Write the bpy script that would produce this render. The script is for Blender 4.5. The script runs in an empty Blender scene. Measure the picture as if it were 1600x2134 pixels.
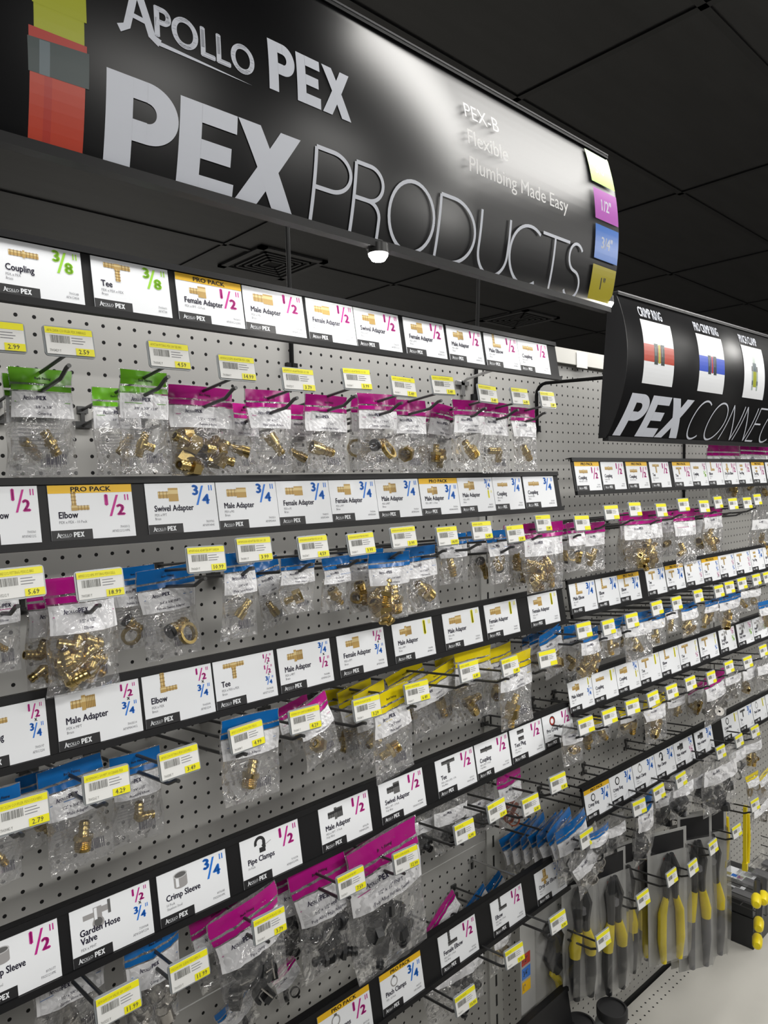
import bpy, bmesh, math, random
from mathutils import Vector, Matrix, Euler
C = bpy.context.scene.collection
SC = bpy.context.scene
H = .0254                      # the pegboard's one inch pitch
ZF = 2.04                      # height of the first visible row of holes above the floor
R_ = math.radians
rnd = random.Random(7)

# ------------------------------------------------------------------ camera
CAM = Vector((-0.33865542, -1.12482522, -0.26008974 + ZF))
FPX = 1507.16
ROT = Matrix(((0.72816251, 0.04465124, -0.68394855),
              (-0.6848794, 0.00834654, -0.72860864),
              (-0.02682468, 0.99896777, 0.03665835)))
cd = bpy.data.cameras.new('camera'); cam = bpy.data.objects.new('camera', cd); C.objects.link(cam)
cd.sensor_fit = 'VERTICAL'; cd.sensor_height = 36; cd.sensor_width = 27
cd.lens = FPX / 2134 * 36; cd.clip_start = .02; cd.clip_end = 60
cam.matrix_world = Matrix.Translation(CAM) @ ROT.to_4x4()
SC.camera = cam
SC.view_settings.view_transform = 'Standard'; SC.view_settings.look = 'None'
SC.view_settings.gamma = 1; SC.view_settings.use_curve_mapping = False
SC.view_settings.exposure = 0.0
SC.cycles.transparent_max_bounces = 32; SC.cycles.max_bounces = 10

# ------------------------------------------------------------------ light of the shop
w = bpy.data.worlds.new('shop_air'); SC.world = w; w.use_nodes = True
w.node_tree.nodes['Background'].inputs[0].default_value = (.9, .95, 1, 1)
w.node_tree.nodes['Background'].inputs[1].default_value = .10
CEIL = 1.0 + ZF
def troffer(x, y, power, sx=1.2, sy=.6):
    l = bpy.data.lights.new('ceiling_troffer', 'AREA'); l.shape = 'RECTANGLE'; l.size = sx; l.size_y = sy
    l.energy = power; l.color = (1, .98, .94)
    o = bpy.data.objects.new('ceiling_troffer', l); o.location = (x, y, CEIL - .03); C.objects.link(o)
for x, y, pw, sx, sy in ((1.75, -.50, 24, 1.9, .36), (4.5, -1.55, 48, 1.2, .6), (-.9, -2.6, 44, 1.2, .6), (1.6, -2.6, 44, 1.2, .6), (4.2, -2.6, 44, 1.2, .6),
                         (-1.5, -5.2, 90, 1.2, .6), (1.5, -5.2, 110, 1.2, .6), (4.5, -5.2, 110, 1.2, .6),
                         (1.5, 3.2, 60, 1.2, .6), (5.0, 3.2, 60, 1.2, .6), (3.0, 5.4, 60, 1.2, .6)):  # rear lamps behind the display, added to brighten the far wall and ceiling
    troffer(x, y, pw, sx, sy)
def header_light(x0, x1, y, z, power):                             # the light line inside a hanging sign, shining down the board
    l = bpy.data.lights.new('header_light', 'AREA'); l.shape = 'RECTANGLE'; l.size = x1 - x0; l.size_y = .05; l.energy = power; l.color = (1, .985, .96)
    o = bpy.data.objects.new('header_light', l); o.location = ((x0 + x1) / 2, y, z); o.rotation_euler = (R_(24), 0, 0); C.objects.link(o)
header_light(-.4, 1.05, -.23, ZF + .36, 8.0); header_light(1.4, 2.5, -.19, ZF + .16, 1.5)

# ------------------------------------------------------------------ the two planes of the wall display
class Bay:
    def __init__(s, O, ph):
        s.O = Vector(O); s.ph = ph
        s.ex = Vector((math.cos(ph), math.sin(ph), 0)); s.n = Vector((math.sin(ph), -math.cos(ph), 0))
    def W(s, a, d, z):           # a, z in inches, d in metres out from the board
        return s.O + s.ex * (a * H) + s.n * d + Vector((0, 0, z * H))
    def at(s, u, v, d):          # where the sight line of the photograph meets the plane d in front of the board
        r = ROT @ Vector(((u - 800) / FPX, (1067 - v) / FPX, -1))
        q = CAM + r * ((s.O + s.n * d - CAM).dot(s.n) / r.dot(s.n)) - s.O
        return q.dot(s.ex) / H, q.z / H
    def px(s, a, d, z):
        q = ROT.transposed() @ (s.W(a, d, z) - CAM)
        return 800 - FPX * q.x / q.z, 1067 + FPX * q.y / q.z
    def s_of(s, u, d, z):        # position along the wall that is seen at picture column u
        lo, hi = -30, 260
        for _ in range(40):
            m = (lo + hi) / 2
            if s.px(m, d, z)[0] < u: lo = m
            else: hi = m
        return lo
    def d_of(s, a, u, z):
        lo, hi = 0, .6
        for _ in range(30):
            m = (lo + hi) / 2
            if s.px(a, m, z)[0] < u: lo = m
            else: hi = m
        return lo
N = Bay((0, 0, ZF), 0)
PH = -.030
_b = Bay((0, 0, 0), PH)
F = Bay(Vector((46 * H - .0073, -.0039, ZF - .0009)) - _b.ex * 46 * H, PH)
def atz(u, v, z):
    r = ROT @ Vector(((u - 800) / FPX, (1067 - v) / FPX, -1))
    return CAM + r * ((z - CAM.z) / r.z)

# ------------------------------------------------------------------ materials
M = {}
def mat(name, col, rough=.5, metal=0, spec=.5, emit=None, alpha=None):
    m = bpy.data.materials.new(name); m.use_nodes = True; b = m.node_tree.nodes['Principled BSDF']
    b.inputs['Base Color'].default_value = (*col, 1); b.inputs['Roughness'].default_value = rough
    b.inputs['Metallic'].default_value = metal; b.inputs['Specular IOR Level'].default_value = spec
    if emit: b.inputs['Emission Color'].default_value = (*emit[0], 1); b.inputs['Emission Strength'].default_value = emit[1]
    M[name] = m; return m
def noisy(name, amount=.25, scale=40, bump=0, stretch=None):       # colour variation and bump from object-space noise
    m = M[name]; nt = m.node_tree; b = nt.nodes['Principled BSDF']
    tc = nt.nodes.new('ShaderNodeTexCoord'); nz = nt.nodes.new('ShaderNodeTexNoise'); nz.inputs['Scale'].default_value = scale
    nz.inputs['Detail'].default_value = 4
    if stretch:
        mp = nt.nodes.new('ShaderNodeMapping'); mp.inputs['Scale'].default_value = stretch
        nt.links.new(tc.outputs['Object'], mp.inputs['Vector']); nt.links.new(mp.outputs[0], nz.inputs['Vector'])
    else: nt.links.new(tc.outputs['Object'], nz.inputs['Vector'])
    c = b.inputs['Base Color'].default_value[:3]
    mx = nt.nodes.new('ShaderNodeMix'); mx.data_type = 'RGBA'
    mx.inputs['A'].default_value = (*[x * (1 - amount) for x in c], 1); mx.inputs['B'].default_value = (*[min(1, x * (1 + amount)) for x in c], 1)
    nt.links.new(nz.outputs['Fac'], mx.inputs['Factor']); nt.links.new(mx.outputs['Result'], b.inputs['Base Color'])
    if bump:
        bp = nt.nodes.new('ShaderNodeBump'); bp.inputs['Strength'].default_value = bump; bp.inputs['Distance'].default_value = .002
        nt.links.new(nz.outputs['Fac'], bp.inputs['Height']); nt.links.new(bp.outputs[0], b.inputs['Normal'])
mat('black_channel', (.010, .010, .011), .45, 0, .25); mat('black_sign', (.006, .006, .007), .33, 0, .36); mat('black_rail', (.010, .010, .011), .45, 0, .25)
mat('steel_channel', (.10, .10, .105), .35, .6)
mat('card_white', (.88, .90, .93), .55, 0, .3); mat('print_black', (.012, .012, .014), .5); mat('print_grey', (.18, .18, .20), .6)
mat('print_navy', (.02, .015, .05), .5)
mat('print_magenta', (.55, .012, .27), .5); mat('print_blue', (.01, .19, .72), .5); mat('print_lime', (.33, .68, .03), .5); mat('print_yellow', (.88, .82, .02), .5)
mat('pro_yellow', (.85, .50, .01), .5); mat('rod_black', (.003, .003, .003), .6, 0, .15); mat('sign_text', (.95, .95, .95), .4); mat('sign_white', (.70, .73, .81), .45)
mat('sq_lime', (.42, .80, .06), .3); mat('sq_orchid', (.50, .10, .52), .3); mat('sq_blue', (.015, .16, .62), .3); mat('sq_yellow', (.45, .38, .01), .3)
mat('photo_red', (.52, .045, .015), .35); mat('photo_ring', (.03, .05, .05), .35); mat('photo_clear', (.42, .45, .03), .35); mat('photo_redline', (.45, .03, .015), .35)
mat('photo_blue', (.02, .08, .6), .4); mat('photo_bluegrey', (.12, .16, .18), .35); mat('photo_milky', (.42, .50, .46), .35)
mat('photo_light', (.72, .56, .26), .5); mat('photo_mid', (.50, .32, .09), .5); mat('photo_dark', (.23, .13, .03), .5)
mat('photo_steel', (.35, .34, .34), .5); mat('photo_black', (.02, .02, .022), .5); mat('photo_light_grey', (.55, .55, .56), .5); mat('photo_steeldark', (.12, .12, .12), .5)
mat('tag_plastic', (.30, .32, .33), .22); mat('tag_white', (.80, .80, .78), .45); mat('tag_yellow', (.86, .80, .012), .4); mat('tag_print', (.16, .16, .15), .6); mat('tag_olive', (.40, .36, .02), .6)
mat('hook_wire', (.055, .056, .056), .33, .35); mat('hook_bright', (.55, .55, .55), .25, .9)
mat('brass', (.56, .42, .17), .25, .95); noisy('brass', .25, 60, .05)
mat('brass_dark', (.10, .05, .015), .5, .5); mat('poly_black', (.016, .017, .019), .38); mat('copper', (.45, .12, .06), .35, .8)
mat('steel', (.55, .53, .50), .22, .95); noisy('steel', .2, 60); mat('rubber', (.015, .015, .016), .6)
mat('upright', (.43, .43, .41), .5); mat('slot_dark', (.006, .006, .006), .8)
mat('top_cap', (.62, .61, .57), .5); mat('deck', (.60, .585, .54), .5); noisy('deck', .06, 6)
mat('ceiling', (.022, .022, .023), .40); noisy('ceiling', .5, 3, .12, (1, 6, 1)); mat('tbar', (.012, .012, .013), .4); mat('vent', (.05, .05, .052), .5); mat('vent_hole', (.003, .003, .003), .8)
mat('floor_vinyl', (.30, .29, .27), .5); mat('far_wall', (.35, .35, .34), .7)
mat('led', (1, 1, 1), .5, emit=((1, .97, .93), 60)); mat('led_body', (.03, .03, .03), .4)
mat('tool_yellow', (.80, .64, .01), .4); mat('tool_grey', (.16, .16, .17), .5); mat('blister_card', (.40, .40, .39), .5)
mat('tag_tape', (.75, .75, .74), .3)
for k, c in dict(green=(.13, .40, .015), magenta=(.42, .005, .21), pink=(.75, .02, .36), blue=(.004, .13, .42), yellow=(.78, .62, .005)).items():
    mat('header_' + k, c, .22); mat('line_' + k, tuple(min(1, x * 1.1) for x in c), .4)
mat('insert_white', (.86, .86, .88), .4)
def film(name, milk, tint, scale):                                 # clear crinkled plastic film
    m = bpy.data.materials.new(name); m.use_nodes = True; nt = m.node_tree; nt.nodes.clear()
    n = lambda t: nt.nodes.new('ShaderNode' + t)
    out = n('OutputMaterial'); tr = n('BsdfTransparent'); gl = n('BsdfGlossy'); df = n('BsdfDiffuse'); m1 = n('MixShader'); m2 = n('MixShader')
    tr.inputs[0].default_value = (*tint, 1); gl.inputs['Roughness'].default_value = .07; gl.inputs[0].default_value = (.9, .9, .9, 1)
    df.inputs[0].default_value = (.75, .75, .77, 1)
    tc = n('TexCoord'); nz = n('TexNoise'); nz.inputs['Scale'].default_value = scale; nz.inputs['Detail'].default_value = 3; nz.inputs['Distortion'].default_value = 1.2
    nt.links.new(tc.outputs['Object'], nz.inputs['Vector'])
    bp = n('Bump'); bp.inputs['Strength'].default_value = 1.0; bp.inputs['Distance'].default_value = .022
    n2 = n('TexNoise'); n2.inputs['Scale'].default_value = scale * .32; n2.inputs['Detail'].default_value = 1; n2.inputs['Distortion'].default_value = 3.2
    nt.links.new(tc.outputs['Object'], n2.inputs['Vector'])
    mh = n('Math'); mh.operation = 'MULTIPLY_ADD'; mh.inputs[1].default_value = .22
    nt.links.new(nz.outputs['Fac'], mh.inputs[0]); nt.links.new(n2.outputs['Fac'], mh.inputs[2])
    nt.links.new(mh.outputs[0], bp.inputs['Height']); nt.links.new(bp.outputs[0], gl.inputs['Normal'])
    lw = n('LayerWeight'); lw.inputs['Blend'].default_value = .25; nt.links.new(bp.outputs[0], lw.inputs['Normal'])
    ma = n('Math'); ma.operation = 'MULTIPLY_ADD'; ma.inputs[1].default_value = .45; ma.inputs[2].default_value = .06
    nt.links.new(lw.outputs['Fresnel'], ma.inputs[0])
    m1.inputs[0].default_value = milk; nt.links.new(tr.outputs[0], m1.inputs[1]); nt.links.new(df.outputs[0], m1.inputs[2])
    nt.links.new(ma.outputs[0], m2.inputs[0]); nt.links.new(m1.outputs[0], m2.inputs[1]); nt.links.new(gl.outputs[0], m2.inputs[2])
    nt.links.new(m2.outputs[0], out.inputs[0]); M[name] = m
film('film', .08, (.985, .985, .985), 38); film('blister', .02, (.98, .98, .98), 7); film('back_film', .20, (.97, .97, .97), 38)
def pegboard(name, col, rough, x0, x1, z0, z1):                    # one inch grid of holes, kept off the edges of the panel
    m = mat(name, col, rough); nt = m.node_tree; b = nt.nodes['Principled BSDF']
    n = lambda t: nt.nodes.new('ShaderNode' + t)
    tc = n('TexCoord'); sep = n('SeparateXYZ'); nt.links.new(tc.outputs['Object'], sep.inputs[0])
    def mth(op, a, b_=None, c=None):
        k = n('Math'); k.operation = op
        for i, x in enumerate((a, b_, c)):
            if x is None: continue
            if isinstance(x, (int, float)): k.inputs[i].default_value = x
            else: nt.links.new(x, k.inputs[i])
        return k.outputs[0]
    cx = mth('SUBTRACT', mth('FRACT', mth('MULTIPLY_ADD', sep.outputs[0], 1 / H, 100.5)), .5)
    cz = mth('SUBTRACT', mth('FRACT', mth('MULTIPLY_ADD', sep.outputs[2], 1 / H, 200.5)), .5)
    d = mth('SQRT', mth('ADD', mth('MULTIPLY', cx, cx), mth('MULTIPLY', cz, cz)))
    hole = mth('LESS_THAN', d, .115)
    for o_, lo, hi in ((sep.outputs[0], x0, x1), (sep.outputs[2], z0, z1)):
        hole = mth('MULTIPLY', hole, mth('MULTIPLY', mth('GREATER_THAN', o_, lo * H), mth('LESS_THAN', o_, hi * H)))
    mx = n('Mix'); mx.data_type = 'RGBA'; nt.links.new(hole, mx.inputs['Factor'])
    mx.inputs['A'].default_value = (*col, 1); mx.inputs['B'].default_value = (.004, .004, .004, 1)
    nt.links.new(mx.outputs['Result'], b.inputs['Base Color'])
    mx2 = n('Mix'); mx2.data_type = 'FLOAT'; nt.links.new(hole, mx2.inputs['Factor']); mx2.inputs['A'].default_value = rough; mx2.inputs['B'].default_value = 1
    nt.links.new(mx2.outputs['Result'], b.inputs['Roughness'])
    return m
PEG = (.375, .37, .355)

# ------------------------------------------------------------------ mesh builder
class MB:
    def __init__(s): s.v = []; s.f = []; s.m = []; s.mats = []
    def mi(s, m):
        if m not in s.mats: s.mats.append(m)
        return s.mats.index(m)
    def add(s, vs, fs, m, X=None):
        k = len(s.v); i = s.mi(m)
        s.v += [(X @ Vector(p)) if X is not None else Vector(p) for p in vs]
        s.f += [tuple(k + j for j in f) for f in fs]; s.m += [i] * len(fs)
    def box(s, a, b, m, X=None):
        (x0, y0, z0), (x1, y1, z1) = a, b
        s.add([(x0, y0, z0), (x1, y0, z0), (x1, y1, z0), (x0, y1, z0), (x0, y0, z1), (x1, y0, z1), (x1, y1, z1), (x0, y1, z1)],
              [(0, 3, 2, 1), (4, 5, 6, 7), (0, 1, 5, 4), (1, 2, 6, 5), (2, 3, 7, 6), (3, 0, 4, 7)], m, X)
    def tube(s, pts, r, m, n=8, X=None, caps=True):
        pts = [Vector(p) for p in pts]; vs = []; fs = []; up = None
        for i, p in enumerate(pts):
            t = ((pts[min(i + 1, len(pts) - 1)] - p).normalized() + (p - pts[max(i - 1, 0)]).normalized()).normalized()
            if up is None: up = t.orthogonal().normalized()
            up = (up - t * up.dot(t)).normalized(); q = t.cross(up); rr = r[i] if isinstance(r, (list, tuple)) else r
            vs += [p + (up * math.cos(2 * math.pi * k / n) + q * math.sin(2 * math.pi * k / n)) * rr for k in range(n)]
        for i in range(len(pts) - 1):
            fs += [(i * n + k, i * n + (k + 1) % n, (i + 1) * n + (k + 1) % n, (i + 1) * n + k) for k in range(n)]
        if caps: fs += [tuple(range(n - 1, -1, -1)), tuple((len(pts) - 1) * n + k for k in range(n))]
        s.add(vs, fs, m, X)
    def lathe(s, prof, m, n=14, X=None, hexa=False):               # profile of (along x, radius)
        vs = []; fs = []
        for x, r in prof: vs += [(x, r * math.cos(2 * math.pi * (k + .5) / n), r * math.sin(2 * math.pi * (k + .5) / n)) for k in range(n)]
        for i in range(len(prof) - 1):
            fs += [(i * n + k, (i + 1) * n + k, (i + 1) * n + (k + 1) % n, i * n + (k + 1) % n) for k in range(n)]
        s.add(vs, fs, m, X)
    def prism(s, poly, y0, y1, m, X=None):                         # polygon in x, z pushed along y
        n = len(poly); vs = [(x, y0, z) for x, z in poly] + [(x, y1, z) for x, z in poly]
        fs = [tuple(range(n)), tuple(range(2 * n - 1, n - 1, -1))] + [(k, k + n, (k + 1) % n + n, (k + 1) % n) for k in range(n)]
        s.add(vs, fs, m, X)
    def flat(s, shape, m, fn):                                     # 2D shape (verts, faces) through fn(x, z) -> 3D
        s.add([fn(x, z) for x, z in shape[0]], shape[1], m)
    def mesh(s, name, smooth=False):
        me = bpy.data.meshes.new(name); me.from_pydata([tuple(p) for p in s.v], [], s.f)
        for m in s.mats: me.materials.append(M[m])
        me.polygons.foreach_set('material_index', s.m)
        if smooth:
            me.polygons.foreach_set('use_smooth', [True] * len(me.polygons))
            try: me.set_sharp_from_angle(angle=R_(40))
            except Exception: pass
        me.update(); return me
    def build(s, name, parent=None, smooth=False, X=None):
        return link(name, s.mesh(name, smooth), parent, X)
def link(name, me, parent=None, X=None):
    o = bpy.data.objects.new(name, me); C.objects.link(o)
    if parent: o.parent = parent
    if X is not None: o.matrix_local = X
    return o
def tag(o, label, cat, group=None, kind=None):
    if label: o['label'] = label
    if cat: o['category'] = cat
    if group: o['group'] = group
    if kind: o['kind'] = kind
    return o
def empty(name, X, label, cat, group=None):
    o = bpy.data.objects.new(name, None); C.objects.link(o); o.matrix_world = X; o.empty_display_size = .02
    return tag(o, label, cat, group)
def pose(bay, a, d, z, rx=0, ry=0, rz=0):
    return Matrix.Translation(bay.W(a, d, z)) @ Euler((R_(rx), R_(ry), bay.ph + R_(rz)), 'XYZ').to_matrix().to_4x4()
ORD = 'first second third fourth fifth sixth seventh eighth ninth tenth eleventh twelfth thirteenth'.split()

# ------------------------------------------------------------------ flat shapes: lettering and printed pictures
_T = {}
def text(body, bold=0., res=2):
    key = (body, bold, res)
    if key not in _T:
        c = bpy.data.curves.new('t', 'FONT'); c.body = body; c.size = 1; c.offset = bold; c.resolution_u = res; c.fill_mode = 'FRONT'
        o = bpy.data.objects.new('t', c); me = bpy.data.meshes.new_from_object(o)
        vs = [(p.co.x, p.co.y) for p in me.vertices]; fs = [tuple(p.vertices) for p in me.polygons]
        bpy.data.objects.remove(o); bpy.data.meshes.remove(me); bpy.data.curves.remove(c)
        _T[key] = (vs, fs)
    return _T[key]
CAPH = max(y for x, y in text('H')[0])
def put(shape, x, z, sx, sz, shear=0):
    return [(x + a * sx + b * sz * shear, z + b * sz) for a, b in shape[0]], shape[1]
def line(body, x, z, cap, wide=1., bold=0., align='l', maxw=None, res=2, shear=0):   # a line of text with cap height cap, baseline z
    sh = text(body, min(bold, 0), res)
    if not sh[0]: return sh
    if bold > 0:                                                   # heavier strokes: the outline laid down five times, slightly apart
        vs = []; fs = []
        for dx, dz in ((-bold, 0), (bold, 0), (0, 0), (0, -bold * .7), (0, bold * .7)):
            k_ = len(vs); vs += [(a + dx, b + dz) for a, b in sh[0]]; fs += [tuple(k_ + i for i in f) for f in sh[1]]
        sh = vs, fs
    k = cap / CAPH; x0 = min(a for a, b in sh[0]); x1 = max(a for a, b in sh[0]); sx = k * wide
    if maxw and (x1 - x0) * sx > maxw: sx = maxw / (x1 - x0)
    wd = (x1 - x0) * sx
    return put(sh, x - x0 * sx - (0 if align == 'l' else wd if align == 'r' else wd / 2), z, sx, k, shear)
def rect(x0, z0, x1, z1): return [(x0, z0), (x1, z0), (x1, z1), (x0, z1)], [(0, 1, 2, 3)]
def poly(*p): return list(p), [tuple(range(len(p)))]
def disc(x, z, r, r2=0, n=20, a0=0, a1=360):
    vs = []; fs = []
    for k in range(n + 1):
        a = R_(a0 + (a1 - a0) * k / n); vs += [(x + r * math.cos(a), z + r * math.sin(a)), (x + r2 * math.cos(a), z + r2 * math.sin(a))]
    return vs, [(2 * k + 1, 2 * k, 2 * k + 2, 2 * k + 3) for k in range(n)]
def ell(x, z, rx, rz): return [(x + a * rx, z + b * rz) for a, b in disc(0, 0, 1)[0]], disc(0, 0, 1)[1]
def stroke(pts, wd):
    vs = []; n = len(pts)
    for i, (x, z) in enumerate(pts):
        ax, az = pts[max(i - 1, 0)]; bx, bz = pts[min(i + 1, n - 1)]; tx, tz = bx - ax, bz - az; L = math.hypot(tx, tz) or 1
        vs += [(x - tz / L * wd / 2, z + tx / L * wd / 2), (x + tz / L * wd / 2, z - tx / L * wd / 2)]
    return vs, [(2 * i + 1, 2 * i + 3, 2 * i + 2, 2 * i) for i in range(n - 1)]
def arc(cx, cz, rx, rz, a0, a1, n=24): return [(cx + rx * math.cos(R_(a0 + (a1 - a0) * k / n)), cz + rz * math.sin(R_(a0 + (a1 - a0) * k / n))) for k in range(n + 1)]
def heavy(ch):                                                     # heavy letters P, E, X in a unit cap height
    if ch == 'E': return [poly((0, 0), (0, 1), (.27, 1), (.27, 0)), rect(.27, 0, .72, .22), rect(.27, .40, .66, .61), rect(.27, .79, .72, 1)]
    if ch == 'X': return [poly((0, 0), (.62, 1), (.92, 1), (.30, 0)), poly((.02, 1), (.33, 1), (.93, 0), (.62, 0))]
    return [rect(0, 0, .27, 1), rect(.27, .79, .42, 1), rect(.27, .36, .42, .58)] + [
        ([(.42 + r1 * math.cos(R_(a)), .68 + r2 * math.sin(R_(a))) for a in range(-90, 91, 6) for r1, r2 in ((.34, .32), (.10, .105))],
         [(2 * k + 1, 2 * k, 2 * k + 2, 2 * k + 3) for k in range(30)])]
def pexbold(x, z, h, wide=1., gap=.06, shear=0):
    out = []; cx = x
    for ch, wd in (('P', .76), ('E', .72), ('X', .93)):
        for sh in heavy(ch): out.append(put(sh, cx, z, h * wide, h, shear))
        cx += (wd + gap) * h * wide
    return out
def thin(ch, x, z, wd, h, t, shear=0):                             # hairline letters drawn as strokes
    P = {'P': [[(0, 0), (0, 1)], [(0, 1), (.45, 1)] + arc(.45, .74, .5, .26, 90, -90) + [(0, .48)]],
         'R': [[(0, 0), (0, 1)], [(0, 1), (.45, 1)] + arc(.45, .76, .45, .24, 90, -90) + [(0, .52)], [(.42, .52)] + arc(.45, .3, .42, .22, 80, 0, 8) + [(.88, 0)]],
         'O': [arc(.5, .5, .5, .52, 0, 360, 36)], 'D': [[(0, 0), (0, 1)], [(0, 1), (.35, 1)] + arc(.35, .5, .65, .5, 90, -90, 24) + [(0, 0)]],
         'U': [[(0, 1), (0, .4)] + arc(.5, .36, .5, .38, 180, 360, 20) + [(1, .4), (1, 1)]],
         'C': [arc(.6, .5, .6, .52, 55, 305, 28)], 'T': [[(0, 1), (1, 1)], [(.45, 1), (.45, -.03)]],
         'S': [arc(.52, .76, .46, .26, 35, 250, 14) + arc(.46, .24, .5, .26, 70, -150, 16)],
         'N': [[(0, 0), (0, 1)], [(0, 1), (1, 0)], [(1, 0), (1, 1)]], 'E': [[(.9, 1), (0, 1)], [(0, 1), (0, 0)], [(0, 0), (.9, 0)], [(0, .52), (.75, .52)]]}[ch]
    return [stroke([(x + a * wd + b * h * shear, z + b * h) for a, b in pl], t) for pl in P]
def logo(x, z, h, res=2):                                         # small caps word mark with swash initial and underline, cap height h
    out = [stroke([(x, z - .18 * h), (x + .22 * h, z - .05 * h), (x + .55 * h, z + 1.22 * h)], .20 * h), stroke([(x + .50 * h, z + 1.2 * h), (x + .92 * h, z - .05 * h), (x + 1.15 * h, z - .16 * h)], .22 * h),
           stroke([(x + .25 * h, z + .30 * h), (x + .75 * h, z + .26 * h)], .13 * h),
           poly((x + .95 * h, z - .10 * h), (x + 1.1 * h, z - .22 * h), (x + 4.1 * h, z - .24 * h))]
    out.append(line('POLLO', x + 1.0 * h, z + .02 * h, .80 * h, 1.05, .025, maxw=3.2 * h, res=res))
    return out
def picture(kind, cx, cz, k, dark=False):                          # printed product pictures: (shape, material) pairs
    L, D, B = ('photo_black', 'photo_steeldark', 'photo_black') if dark else ('photo_light', 'photo_mid', 'photo_dark')
    o = []
    def bar(x0, z0, x1, z1, ribs=0, vert=False):
        o.append((rect(cx + x0 * k, cz + z0 * k, cx + x1 * k, cz + z1 * k), D))
        if vert: o.append((rect(cx + (x0 * .75 + x1 * .25) * k, cz + z0 * k, cx + (x0 * .5 + x1 * .5) * k, cz + z1 * k), L))
        else: o.append((rect(cx + x0 * k, cz + (z0 * .45 + z1 * .55) * k, cx + x1 * k, cz + (z0 * .15 + z1 * .85) * k), L))
        for r in range(ribs):
            t = (r + .5) / ribs
            if vert: zz = z0 + (z1 - z0) * t; o.append((rect(cx + (x0 - .03) * k, cz + (zz - .025) * k, cx + (x1 + .03) * k, cz + (zz + .025) * k), B))
            else: xx = x0 + (x1 - x0) * t; o.append((rect(cx + (xx - .02) * k, cz + (z0 - .03) * k, cx + (xx + .02) * k, cz + (z1 + .03) * k), B))
    if kind == 'coupling': bar(-1, -.2, -.06, .2, 4); bar(.06, -.2, 1, .2, 4); bar(-.08, -.28, .08, .28)
    elif kind == 'tee': bar(-1, .2, 1, .55, 8); bar(-.22, .1, .22, .58); bar(-.17, -.75, .17, .15, 4, True)
    elif kind == 'elbow': bar(-.6, -.2, -.25, .95, 4, True); bar(-.25, -.55, .75, -.2, 4); bar(-.66, -.58, -.2, -.15)
    elif kind == 'male': bar(-.9, -.26, -.15, .26, 3); bar(-.15, -.52, .12, .52); bar(.12, -.42, .8, .42, 6)
    elif kind == 'female': bar(-.9, -.26, -.05, .26, 3); bar(-.05, -.52, .75, .52); bar(.1, -.52, .4, .52)
    elif kind == 'sweat': bar(-.95, -.3, .0, .3, 3); bar(0, -.42, .95, .42)
    elif kind == 'ring':
        o.append((disc(cx, cz, .55 * k, .40 * k), 'photo_black')); o.append((disc(cx + .03 * k, cz, .43 * k, .38 * k), 'photo_steeldark'))
    elif kind == 'redring':
        o.append((disc(cx, cz, .55 * k, .34 * k), 'photo_black')); o.append((disc(cx - .03 * k, cz, .45 * k, .30 * k), 'photo_redline'))
    elif kind == 'pinch': o.append((disc(cx, cz, .56 * k, .42 * k), 'photo_steel')); o.append((rect(cx - .15 * k, cz + .45 * k, cx + .2 * k, cz + .68 * k), 'photo_steeldark'))
    elif kind == 'sleeve':
        o += [(rect(cx - .55 * k, cz - .45 * k, cx + .55 * k, cz + .35 * k), 'photo_steel'), (ell(cx, cz - .45 * k, .55 * k, .2 * k), 'photo_steel'), (rect(cx - .4 * k, cz - .5 * k, cx - .15 * k, cz + .3 * k), 'card_white'),
              (ell(cx, cz + .35 * k, .58 * k, .26 * k), 'photo_light_grey'), (ell(cx, cz + .35 * k, .48 * k, .19 * k), 'photo_steeldark')]
    elif kind == 'clamp':
        o += [(disc(cx, cz + .2 * k, .55 * k, .30 * k, 16, -60, 200), 'photo_black'), (rect(cx - .1 * k, cz - .6 * k, cx + .5 * k, cz - .2 * k), 'photo_black'),
              (rect(cx + .25 * k, cz - .3 * k, cx + .55 * k, cz + .3 * k), 'photo_black'), (stroke([(cx + .5 * k, cz - .1 * k), (cx + 1.1 * k, cz + .1 * k)], .05 * k), 'photo_steel')]
    elif kind == 'valve':
        o += [(rect(cx - 1 * k, cz - .1 * k, cx - .2 * k, cz + .25 * k), 'photo_steel'), (rect(cx - .25 * k, cz - .45 * k, cx + .35 * k, cz + .55 * k), 'photo_steel'),
              (disc(cx + .05 * k, cz - .55 * k, .42 * k, 0), 'photo_steel'), (disc(cx + .05 * k, cz - .5 * k, .3 * k, 0), 'photo_steeldark'), (rect(cx - .2 * k, cz - .3 * k, cx + .0 * k, cz + .5 * k), 'card_white'),
              (rect(cx + .35 * k, cz + .05 * k, cx + .8 * k, cz + .45 * k), 'photo_steel'), (rect(cx + .8 * k, cz - .2 * k, cx + 1 * k, cz + .75 * k), 'photo_steeldark')]
    elif kind == 'plug': bar(-.6, .1, .6, .5, 3); bar(-.5, -.6, .5, -.2, 3)
    elif kind == 'ear': bar(-.3, -.3, .3, .7, 2, True); bar(-.7, -.5, .6, -.15); o.append((disc(cx - .1 * k, cz - .7 * k, .25 * k), D))
    return o
SZC = {'3/8': 'print_lime', '1/2': 'print_magenta', '3/4': 'print_blue', '1': 'print_yellow'}
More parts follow.
